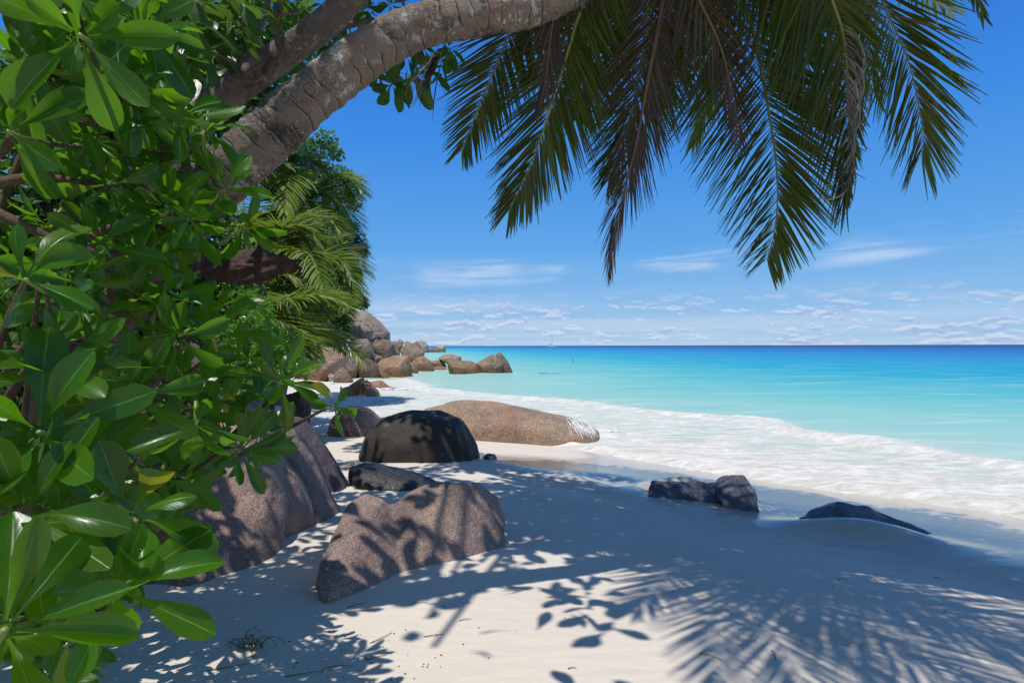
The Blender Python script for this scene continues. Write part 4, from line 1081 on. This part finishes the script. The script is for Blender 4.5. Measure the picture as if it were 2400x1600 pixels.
# broken dark log
LG = [at(400, 580, 5.6), at(470, 600, 5.3), at(560, 612, 5.1), at(672, 603, 4.9)]
P = spline(LG, 70); tt = np.linspace(0, 1, 70)
lg = thing('broken_log', P[0], 'dark rotten log with a hollow side, broken off below the bright palm fronds', 'log')
V, Fc, U = tube(P, .135 * np.interp(tt, [0, .2, .5, .8, .97, 1], [.8, .75, 1.0, .9, .45, .15]), 40, lump=.5, seed=4)
V = V + np.array([0, 0, -.0]); cen = np.repeat(P, 40, 0)
for i in range(len(V)):      # hollow on the side towards the beach
    t_ = (i // 40) / 69; dv = V[i] - cen[i]
    if dv[1] < 0 and .22 < t_ < .72:
        V[i] = cen[i] + dv * (1 - .62 * math.exp(-((dv[2] - .02) / .07) ** 2) * math.sin(math.pi * (t_ - .22) / .5))
build('bark_shell', V, Fc, M['dark_bark'], lg, uv=U)
A = TubeAcc()
for i in range(9):
    b = P[-3] + rng.normal(0, .03, 3); A.add(*tube(spline([b, b + np.array([rng.uniform(.04, .14), 0, rng.normal(-.02, .03)])], 4), np.linspace(.02, .003, 4), 5))
A.build('splinters', M['dark_bark'], lg)


# --- rosettes of leaves
def rosette_mesh(name, nl, L, wr, mat, prof='spoon', seed=0, hang=0., open_=(18, 105), cup=(.25, .2)):
    i = np.arange(nl); ga = i * 2.39996 + seed + rng.normal(0, .15, nl)
    f = (i + .5) / nl
    inc = np.radians(open_[0] + (open_[1] - open_[0]) * f + rng.normal(0, 9, nl))
    rad = np.c_[np.cos(ga), np.sin(ga), np.zeros(nl)]
    ax = np.array([0, 0, 1.])
    D = np.sin(inc)[:, None] * rad + np.cos(inc)[:, None] * ax
    Nn = -np.cos(inc)[:, None] * rad + np.sin(inc)[:, None] * ax
    O = rad * .012 * L / .16 + ax * (.05 * L * (1 - f))[:, None]
    Ls = L * np.interp(f, [0, .25, .6, 1], [.45, .85, 1.0, .95]) * rng.uniform(.85, 1.12, nl)
    V, Fc, U, W = leaves(O, D, Nn, Ls, Ls * wr * .84 * rng.uniform(.8, 1.15, nl), rng.uniform(-.15, 1.0, nl), rng.normal(cup[0], cup[1], nl), prof, 12, 7, .07, twist=rng.normal(0, .25, nl))
    me = bpy.data.meshes.new(name)
    st = tube(np.array([[0, 0, -.45 * L], [0, 0, -.2 * L], [0, 0, .02 * L]]), [.03 * L, .034 * L, .03 * L], 7)
    nv = len(V)
    me.from_pydata(np.vstack([V, st[0]]).tolist(), [], Fc.tolist() + [[a + nv for a in q] for q in st[1]])
    me.polygons.foreach_set('use_smooth', np.ones(len(me.polygons), bool))
    li = np.empty(len(me.loops), np.int32); me.loops.foreach_get('vertex_index', li)
    for nm, u in (('UVMap', np.vstack([U, np.tile([[.2, .3]], (len(st[0]), 1))])), ('rnd', np.vstack([W, np.tile([[.9, .2]], (len(st[0]), 1))]))):
        l = me.uv_layers.new(name=nm); l.data.foreach_set('uv', u.astype(np.float32)[li].ravel())
    me.materials.append(mat); me.materials.append(M['green_stem'])
    mi = np.zeros(len(me.polygons), np.int32); mi[len(Fc):] = 1
    me.polygons.foreach_set('material_index', mi)
    me.update()
    return me


def put(name, me, parent, p, axis, size, spin=None):
    o = bpy.data.objects.new(name, me)
    q = Vector((0, 0, 1)).rotation_difference(Vector([float(v) for v in axis]))
    q = q @ Quaternion((0, 0, 1), random.uniform(0, 6.28) if spin is None else spin)
    o.rotation_mode = 'QUATERNION'; o.rotation_quaternion = q
    o.location = (np.asarray(p) - np.array(parent.location)).tolist(); o.scale = (size,) * 3
    return link(o, parent)


NA = [rosette_mesh('leaf_rosette', n_, 1., w_, M['naupaka'], 'spoon', s_, cup=(.22, .22)) for n_, w_, s_ in ((11, .21, 0), (13, .19, 1), (9, .23, 2), (12, .2, 3), (10, .2, 4), (14, .18, 5))]
SB = at(-300, 1300, 2.3); SB[2] = H(SB[0], SB[1])
shrub = thing('leafy_shrub', SB, 'glossy green beach shrub with spoon shaped leaves filling the left foreground', 'shrub')
KEY = [  # x, y, distance, leaf length, axis, mesh
    (515, 435, 2.3, .20, (.30, -.80, .42), 0), (640, 875, 2.2, .20, (.45, -.45, .7), 1), (765, 932, 2.15, .115, (.85, -.4, .25), 2), (485, 762, 2.0, .20, (.15, -.65, .7), 3),
    (362, 700, 1.95, .17, (0, -.45, .9), 2), (310, 905, 1.55, .19, (.25, -.95, -.05), 4), (124, 860, 1.4, .205, (.35, -.5, .7), 0), (548, 1034, 2.1, .175, (.7, -.6, -.15), 5),
    (461, 948, 2.3, .15, (0, -.9, -.25), 3), (8, 1445, 1.0, .225, (.62, -.42, .55), 1), (268, 1352, 1.25, .20, (.5, -.42, .65), 3), (437, 1258, 2.1, .11, (.3, -.4, .8), 2),
    (187, 80, 1.4, .215, (.35, -.8, -.25), 0), (116, 349, 1.9, .14, (-.1, -.45, .9), 4), (394, 246, 2.25, .155, (.3, -.45, .75), 2), (300, 205, 1.9, .19, (.4, -.5, -.3), 5),
    (470, 300, 2.2, .16, (.25, -.3, .9), 1), (180, 690, 1.9, .18, (.2, -.7, .5), 1), (60, 640, 1.4, .19, (-.1, -.8, .4), 2), (430, 510, 2.2, .20, (.2, -.5, -.75), 3),
    (250, 420, 1.9, .18, (.1, -.6, -.55), 4), (60, 150, 1.6, .2, (.3, -.7, -.4), 5), (330, 60, 1.8, .2, (.7, -.6, .1), 3), (200, 1080, 1.4, .22, (.3, -.6, .5), 4),
    (370, 1090, 1.9, .17, (.3, -.7, -.5), 0), (60, 1180, 1.2, .22, (.4, -.5, .55), 5), (150, 1230, 1.4, .2, (.5, -.5, .3), 0), (400, 1170, 2.2, .16, (.5, -.6, -.4), 3),
    (90, 990, 1.3, .21, (.3, -.75, .2), 3), (350, 570, 2.2, .17, (.1, -.6, -.6), 1), (600, 990, 2.25, .15, (.5, -.5, -.6), 2), (230, 880, 1.9, .18, (0, -.6, .8), 5),
    (560, 520, 2.35, .15, (.4, -.4, -.8), 0), (230, 560, 1.9, .18, (.2, -.8, .3), 3), (20, 300, 1.5, .2, (.2, -.8, -.1), 0), (420, 860, 2.2, .18, (.3, -.8, .2), 4)]
count = 0
EDGE = [(-100, 400), (0, 385), (200, 430), (300, 490), (430, 540), (560, 500), (640, 450), (760, 560), (860, 640), (950, 660), (1050, 610), (1150, 470), (1250, 420), (1330, 330), (1450, 260), (1600, 230)]
pl = [(at(x, y, d), np.array(unit(a)), L, m, d) for x, y, d, L, a, m in KEY]
tries = 0
while len(pl) < 100 and tries < 5000:
    tries += 1
    y = rng.uniform(-60, 1560); e = np.interp(y, [q[0] for q in EDGE], [q[1] for q in EDGE])
    x = e - 40 - abs(rng.normal(0, 1)) * 190
    if x < -150: continue
    d = rng.uniform(1.7, 2.9) - .25 * (x < 200) - .35 * (y > 1150)
    p = at(x, y, d)
    if p[2] < H(p[0], p[1]) + .12: continue
    if min(np.linalg.norm(p - q[0]) for q in pl) < .15: continue
    pl.append((p, unit(np.array([rng.normal(.15, .4), rng.normal(-.55, .3), rng.normal(.15, .5)])), rng.uniform(.11, .21), int(rng.integers(0, 6)), d))
for p, a, L, m, d in pl:
    put('leaf_rosette', NA[m], shrub, p, a, L)
# branches carrying them
hubs = [at(-40, 420, 2.6), at(120, 560, 2.6), at(220, 640, 2.5), at(330, 800, 2.6), at(60, 780, 2.4), at(180, 980, 2.3), at(40, 1150, 2.0), at(420, 900, 2.7), at(260, 300, 2.5), at(330, 1120, 2.4), at(120, 180, 2.4), at(330, 470, 2.6), at(-20, 1350, 1.7)]
for i, h in enumerate(hubs):
    mid = SB + (h - SB) * .55 + np.array([-.15, .1, .12])
    V, Fc, U = tube(spline([SB + rng.normal(0, .05, 3) * [1, 1, 0], mid, h], 26), np.linspace(.026, .013, 26), 9, lump=.12, seed=i)
    build('branch', V, Fc, M['twig_bark'], shrub, uv=U)
A = TubeAcc()
for p, a, L, m, d in pl:
    h = min(hubs, key=lambda q: np.linalg.norm(q - p))
    V, Fc, U = tube(spline([h, (h + p) / 2 - a * .05 + np.array([0, 0, -.04]), p - a * L * .45 - np.array([0, 0, .0]), p - a * L * .3], 10), np.linspace(.011, .006, 10), 6)
    A.add(V, Fc, U)
A.build('twigs', M['twig_bark'], shrub)
# bare woody branches seen in the gaps
for q in ([(-20, 360, 1.75), (60, 290, 1.75), (115, 255, 1.8)], [(-20, 480, 1.9), (110, 540, 1.95), (235, 580, 2.0), (330, 570, 2.05)], [(200, 590, 2.0), (215, 540, 2.05), (260, 520, 2.1), (300, 500, 2.15)], [(235, 590, 1.95), (255, 650, 1.95), (265, 720, 1.95)], [(-10, 420, 1.9), (100, 405, 1.95), (250, 430, 2.0)], [(180, 270, 1.85), (290, 285, 1.95), (410, 270, 2.1)], [(345, 1190, 2.05), (380, 1240, 2.05), (410, 1300, 2.05)]):
    V, Fc, U = tube(spline(PX(*q), 24), np.linspace(.019, .011, 24), 9, lump=.14, seed=q[0][0])
    build('branch', V, Fc, M['twig_bark'], shrub, uv=U)
# the mass of leaves further inside
n = 1250
y = rng.uniform(-150, 1500, n); e = np.interp(y, [q[0] for q in EDGE], [q[1] for q in EDGE])
x = e - 30 - np.abs(rng.normal(0, 1, n)) * 260; d = rng.uniform(2.4, 3.3, n)
O = np.c_[(x - CX) / F * d, d, CZ - (y - HZ) / F * d]
ok = (O[:, 2] > Hn(O[:, 0], O[:, 1]) + .1) & (O[:, 0] > -4) & ~(sunny(O) & (O[:, 0] > -1.6))
O = O[ok]; n = len(O)
V, Fc, U, W = leaves(O, rng.normal(0, .6, (n, 3)) + [.2, -.4, -.1], rng.normal(0, .5, (n, 3)) + [0, -.2, 1], rng.uniform(.14, .22, n), rng.uniform(.024, .038, n), rng.uniform(0, .9, n), rng.normal(.2, .2, n), 'spoon', 7, 5, .06)
tag(build('foliage', V, Fc, M['naupaka'], shrub, uv=U, uv2=W), kind='stuff')

# broad leaved tree with the forked grey limb, its crown overhead
AL = [rosette_mesh('leaf_cluster', n_, 1., w_, M['almond'], 'almond', s_, open_=(45, 150), cup=(.12, .15)) for n_, w_, s_ in ((9, .25, 0), (7, .27, 1), (10, .24, 2), (8, .26, 3))]
TB = at(120, 900, 4.6); TB[2] = H(TB[0], TB[1]) - .1
tree = thing('broadleaf_tree', TB, 'broad leaved tree with a pale forked limb behind the palm trunk and large drooping leaves', 'tree')
limb = [TB, at(220, 560, 4.5), at(380, 350, 4.4), at(520, 220, 4.3), at(660, 120, 4.2), at(770, 35, 4.1), at(880, -90, 4.0), at(1000, -260, 3.9)]
V, Fc, U = tube(spline(limb, 110), np.interp(np.linspace(0, 1, 110), [0, .2, .6, 1], [.26, .18, .125, .07]), 26, lump=.10, seed=2)
build('trunk', V, Fc, M['tree_bark'], tree, uv=U)
for q, r in (([(700, 95, 4.18), (790, 60, 4.3), (860, 45, 4.5)], .04), ([(420, 310, 4.4), (420, 120, 4.2), (500, -60, 4.0)], .05), ([(520, 220, 4.3), (600, 60, 4.6), (640, -100, 4.8)], .035), ([(380, 90, 3.9), (480, 60, 3.9), (560, 40, 3.9), (690, 30, 4.0)], .018), ([(640, 140, 4.2), (640, 40, 4.0), (660, -80, 3.9)], .022), ([(300, 440, 4.45), (200, 150, 4.0), (120, -100, 3.6)], .06),
             ([(880, -90, 4.0), (950, 60, 4.4), (960, 150, 4.6)], .014), ([(560, 190, 4.3), (520, 130, 4.0), (430, 110, 3.8)], .018)):
    V, Fc, U = tube(spline(PX(*q), 24), np.linspace(r, r * .45, 24), 9, lump=.12, seed=r * 100)
    build('branch', V, Fc, M['tree_bark'], tree, uv=U)
CL = [(420, 130, 3.3), (470, 120, 3.6), (540, 60, 3.7), (610, 240, 5.0), (600, 90, 5.0), (700, 20, 5.0), (560, 10, 3.7), (450, 60, 3.5), (650, 0, 4.8), (760, -20, 5.0), (790, 110, 4.9), (590, 280, 5.0), (500, 150, 5.0), (450, 0, 3.5), (520, 120, 4.9), (680, 160, 5.0), (400, 60, 3.3),
      (870, 170, 4.4), (900, 195, 4.3), (950, 175, 4.4), (990, 165, 4.5), (930, 130, 4.7), (1010, 140, 4.7), (880, 130, 4.7), (850, 30, 4.6), (960, 100, 4.8), (1030, 110, 4.8), (720, 150, 4.7), (640, 250, 4.6), (350, 130, 3.4), (680, 200, 4.6), (500, 110, 4.2), (810, 40, 4.8), (900, 10, 4.7), (740, 80, 4.6), (600, 130, 4.6), (1000, 20, 4.8), (1080, 10, 4.8)]
for x, y, d in CL:
    put('leaf_cluster', AL[int(rng.integers(0, 4))], tree, at(x, y, d), unit(np.array([rng.normal(.1, .3), rng.normal(-.3, .3), rng.normal(.45, .35)])), rng.uniform(.20, .27))
for i in range(60):      # the crown above the view
    p = np.array([rng.uniform(-4.2, -.4), rng.uniform(-.5, 5.2), 0]); p[2] = CZ + .66 * max(p[1], 1.6) + rng.uniform(.35, 2.0)
    if sunny(p)[0]: continue
    put('leaf_cluster', AL[int(rng.integers(0, 4))], tree, p, unit(np.array([rng.normal(0, .4), rng.normal(0, .4), .8])), rng.uniform(.24, .34))

n = 2600
p = np.c_[rng.uniform(-4.4, -.1, n), rng.uniform(-1.2, 4.6, n)]
z = CZ + .66 * np.maximum(p[:, 1], 1.4) + .35 + 1.9 * rng.random(n)
cl = np.array([noise.noise(Vector((a * 1.9, b * 1.9, 2.))) + .4 * noise.noise(Vector((a * 5., b * 5., 6.))) for a, b in p])
O = np.c_[p, z][cl > -.02]; O = O[~sunny(O)]; n = len(O)
V, Fc, U, W = leaves(O, rng.normal(0, 1, (n, 3)) * [1, 1, .4] + [0, 0, -.3], rng.normal(0, .4, (n, 3)) + [0, 0, 1], rng.uniform(.17, .28, n), rng.uniform(.04, .065, n), rng.uniform(-.1, .7, n), .15, 'almond', 6, 3)
build('crown', V, Fc, M['almond'], tree, uv=U, uv2=W)

# the high tree whose crown roofs the beach over the camera; its shade is what the photograph shows
def roof(px, py, zc, r, gz=.4):
    g = g0(px, py, gz); q = (zc - gz) / -SUN_D[2]
    c = np.array([g[0] - SUN_D[0] * q, g[1] - SUN_D[1] * q, zc])
    lim = CZ + .64 * c[1] + r * 1.3
    if c[2] < lim: return roof(px, py, zc + .4, r, gz)
    return (c, (r, r, r * .55))


RB = [roof(*a) for a in ((900, 1030, 8, .75), (1000, 1040, 8, .8), (1080, 1075, 8, .7), (1180, 1075, 8, .7), (1300, 1068, 8, .8), (1420, 1072, 8, .8), (1540, 1082, 8, .75), (1650, 1098, 8, .7), (1780, 1112, 8, .7), (1900, 1138, 8, .7), (2040, 1165, 8, .7), (2180, 1188, 8, .7), (2320, 1215, 8, .7), (1830, 1105, 8, .4), (2215, 1150, 8, .25),
      (1250, 1185, 7.5, .6), (1400, 1225, 7.5, .6), (1250, 1250, 7, .42), (1400, 1285, 7, .42), (1550, 1250, 7.5, .6), (1000, 1480, 6.5, .26), (960, 1410, 6.5, .22), (1010, 1560, 6.5, .25), (1230, 1130, 7.5, .7), (1350, 1150, 7.5, .7), (1480, 1160, 7.5, .7), (1200, 1200, 7.5, .55), (1300, 1215, 7.5, .5), (1640, 1180, 7.5, .6), (1800, 1210, 7.5, .6), (1960, 1240, 7.5, .6), (2120, 1270, 7.5, .6), (2300, 1300, 7.5, .6),
      (800, 1080, 7.5, .5), (930, 1110, 7.5, .55), (1070, 1140, 7.5, .45), (880, 1210, 7, .35), (1050, 1230, 7, .35), (600, 1050, 7, .5), (560, 1190, 7, .4), (700, 1130, 7, .35))]
leafy_tree('tall shade tree leaning over the beach above the view, casting dappled shade', np.array([10.0, -1.2, .3]), RB, 11500, .17, 'tree_leaf', wr=.3, hang=.1, trunk_r=.17)

# ------------------------------------------------------------------ boat and swimmer
BD = 900.
b0 = at(1268, 796, BD); b0[2] = 0
boat = thing('sailing_catamaran', b0, 'white sailing catamaran with a bare mast anchored near the horizon', 'boat')
for s in (-2.4, 2.4):
    st = []
    for t in np.linspace(0, 1, 12):
        xx = -6 + 12 * t; w = .75 * math.sin(math.pi * min(1, .12 + t * .88 + .0)) ** .6 if t < .99 else .03
        w = .8 * min(1, (1 - t) * 3.0 + .04) * (.8 + .2 * min(1, t * 5)); hb = 1.25 + .35 * t
        st.append([(xx, s - w, hb), (xx, s - w * .75, .3), (xx, s, -.35), (xx, s + w * .75, .3), (xx, s + w, hb)])
    V = np.array(st).reshape(-1, 3); Fc = []
    for i in range(11):
        for j in range(4): Fc.append([i * 5 + j, i * 5 + j + 1, i * 5 + j + 6, i * 5 + j + 5])
        Fc.append([i * 5 + 4, i * 5, i * 5 + 5, i * 5 + 9])
    Fc.append([0, 1, 2, 3, 4][::-1]); Fc.append([55, 56, 57, 58, 59])
    build('hull', V + b0, Fc, M['hull'], boat, smooth=False)


def box(c, sz, top=(1, 1)):
    c = np.array(c); a = np.array(sz) / 2
    V = [(sx * a[0] * (top[0] if z > 0 else 1), sy * a[1] * (top[1] if z > 0 else 1), z * a[2]) for z in (-1, 1) for sx, sy in ((-1, -1), (1, -1), (1, 1), (-1, 1))]
    return np.array(V) + c, [[0, 3, 2, 1], [4, 5, 6, 7], [0, 1, 5, 4], [1, 2, 6, 5], [2, 3, 7, 6], [3, 0, 4, 7]]


V, Fc = box(b0 + [-1, 0, 1.25], (8, 4.2, .5)); build('bridge_deck', V, Fc, M['hull'], boat, smooth=False)
V, Fc = box(b0 + [-.2, 0, 2.15], (5.2, 4.4, 1.3), (.72, .85)); build('cabin', V, Fc, M['hull'], boat, smooth=False)
V, Fc = box(b0 + [-.1, 0, 2.3], (4.3, 4.46, .4), (.93, .88)); build('window', V, Fc, M['glass'], boat, smooth=False)
V, Fc, U = tube(spline([b0 + [.3, 0, 2.6], b0 + [.0, 0, 12], b0 + [-.5, 0, 23]], 8), np.linspace(.26, .16, 8), 8); build('mast', V, Fc, M['mast'], boat, uv=U)
V, Fc, U = tube(np.array([b0 + [.2, 0, 4.3], b0 + [-2.5, 0, 4.25], b0 + [-4.6, 0, 3.9]]), [.40, .42, .25], 8); build('furled_sail', V, Fc, M['navy'], boat, uv=U)
V, Fc = box(b0 + [-3.6, 0, 3.1], (2.6, 3.6, .12)); build('awning', V, Fc, M['hull'], boat, smooth=False)
for y0 in (-1.6, 1.6):
    V, Fc, U = tube(np.array([b0 + [-4.6, y0, 1.5], b0 + [-4.6, y0, 3.05]]), [.07, .07], 6); build('awning_post', V, Fc, M['mast'], boat, uv=U)

sw = at(1316, 828, 80); sw[2] = -.1
per = thing('person', sw, 'lone swimmer far out with only head and shoulders above the water', 'person')


def ellips(c, r, nu=16, nv=10):
    V = [(math.cos(a) * math.sin(b) * r[0], math.sin(a) * math.sin(b) * r[1], math.cos(b) * r[2]) for b in np.linspace(.02, math.pi - .02, nv) for a in np.linspace(0, 2 * math.pi, nu, endpoint=False)]
    Fc = [[i * nu + j, (i + 1) * nu + j, (i + 1) * nu + (j + 1) % nu, i * nu + (j + 1) % nu] for i in range(nv - 1) for j in range(nu)]
    return np.array(V) + np.array(c), Fc


# one continuous skin: shoulders, neck, head
prof = [(-.45, .17, .11), (-.2, .19, .12), (-.05, .2, .11), (.03, .17, .09), (.07, .07, .065), (.12, .058, .06), (.15, .07, .085), (.2, .078, .098), (.27, .08, .10), (.33, .068, .085), (.365, .03, .04), (.37, .004, .004)]
V = []; nu = 18
for z, rx, ry in prof:
    for a in np.linspace(0, 2 * math.pi, nu, endpoint=False):
        nose = .022 if (.19 < z < .22 and abs(a - 4.712) < .2) else 0
        V.append((math.cos(a) * rx, math.sin(a) * (ry + nose), z))
Fc = [[i * nu + j, i * nu + (j + 1) % nu, (i + 1) * nu + (j + 1) % nu, (i + 1) * nu + j] for i in range(len(prof) - 1) for j in range(nu)]
build('body', np.array(V) + sw, Fc, M['skin'], per)
V, Fc = ellips(sw + [0, .018, .275], (.092, .108, .112)); build('hair', V, Fc, M['hair'], per)

# ------------------------------------------------------------------ small things on the sand
def on_sand(p, dz=.004): return np.array([p[0], p[1], H(p[0], p[1]) + dz])


def blade(c, ang, ln, curve, r, lift=.01, n=9):
    t = np.linspace(0, 1, n); a = ang + curve * (t - .5)
    dx = np.cumsum(np.cos(a)) * ln / n; dy = np.cumsum(np.sin(a)) * ln / n
    return np.array([on_sand((c[0] + dx[i], c[1] + dy[i]), r + lift * math.sin(math.pi * t[i])) for i in range(n)])


c = ground(575, 1487)
sg = thing('seagrass_clump', c, 'tuft of green seagrass blades washed up on the sand near the lower left', 'seagrass')
for i in range(22):
    V, Fc, U = tube(blade(c + rng.normal(0, .03, 3), rng.uniform(-.4, 2.6) + (3.14 if i % 3 == 0 else 0), rng.uniform(.05, .17), rng.normal(0, .8), .0022, rng.uniform(0, .05)), np.linspace(.0028, .0012, 9), 5)
    build('blade', V, Fc, M['grass' if i % 3 else 'grass_dry'], sg, uv=U)
TW = [((965, 1465), .3, .16, .5, 'grass', 'thick green weed stem lying on the open sand'), ((840, 1480), .9, .22, .6, 'grass_dry', 'curved dry weed strand right of the seagrass tuft'), ((460, 1600 - 60), .45, .35, .4, 'grass', 'long thin grass blade in the lower left shade'),
      ((640, 1555), .35, .30, .3, 'grass', 'dark grass blade at the bottom edge below the seagrass tuft'), ((1050, 1430), .4, .10, .2, 'grass_dry', 'short reddish twig on the bright sand'), ((790, 1395), .6, .18, .3, 'grass', 'yellow green blade at the tip of the cleft boulder'),
      ((830, 1520), .5, .16, .5, 'grass_dry', 'wispy brown strand in the shade below the cleft boulder'), ((730, 1540), .35, .2, -.7, 'grass_dry', 'tangled brown root fibre near the bottom edge'), ((945, 1385), .1, .12, .6, 'grass_dry', 'thin dark curl of weed below the cleft boulder'),
      ((1250, 1395), .7, .05, .3, 'grass_dry', 'tiny straw on the bright sand right of the boulder'), ((1300, 1540), .1, .06, .1, 'bit', 'small reddish stick at the bottom edge on bright sand'), ((1780, 1520), 1.3, .16, .3, 'grass_dry', 'dark thin twig near the oval hollow in the shaded sand'),
      ((1920, 1335), -.1, .10, .2, 'grass_dry', 'thin twig in shade below the curved hump of rock'), ((2140, 1330), -.6, .08, .2, 'grass_dry', 'short twig in the shade at the right edge'), ((1600, 1500), -.7, .16, .3, 'grass_dry', 'slanting straw across the frond shadow')]
for (px, py), a, ln, cv, m, lab in TW:
    c = ground(px, py)
    V, Fc, U = tube(blade(c, a, ln * .8, cv, .002, .006), np.linspace(.0027, .0012, 9), 6)
    o = build('weed_strand' if 'twig' not in lab and 'stick' not in lab else 'twig', V, Fc, M[m], None, uv=U, origin=c)
    tag(o, lab, 'weed' if o.name.startswith('weed') else 'twig')
# scattered dark crumbs
V, Fc = hull_mesh(rng.normal(0, 1, (14, 3)) * [.0035, .0024, .0018])
proto = None
for i in range(90):
    if i < 55: px, py = rng.normal(830, 130), rng.normal(1500, 60)
    else: px, py = rng.uniform(950, 2250), rng.uniform(1290, 1560)
    if py > 1566 or px < 450: continue
    c = ground(px, py)
    if proto is None:
        proto = build('debris_crumb', V + c, Fc, M['bit'], None, origin=c); o = proto
    else:
        o = proto.copy(); link(o)
    o.location = (c + [0, 0, .002]).tolist(); o.rotation_euler = (0, 0, random.uniform(0, 6)); s = random.uniform(.5, 1.3); o.scale = (s, s, s)
    tag(o, 'tiny dark crumb of debris lying on the pale sand', 'debris', 'dark crumbs scattered on the sand')
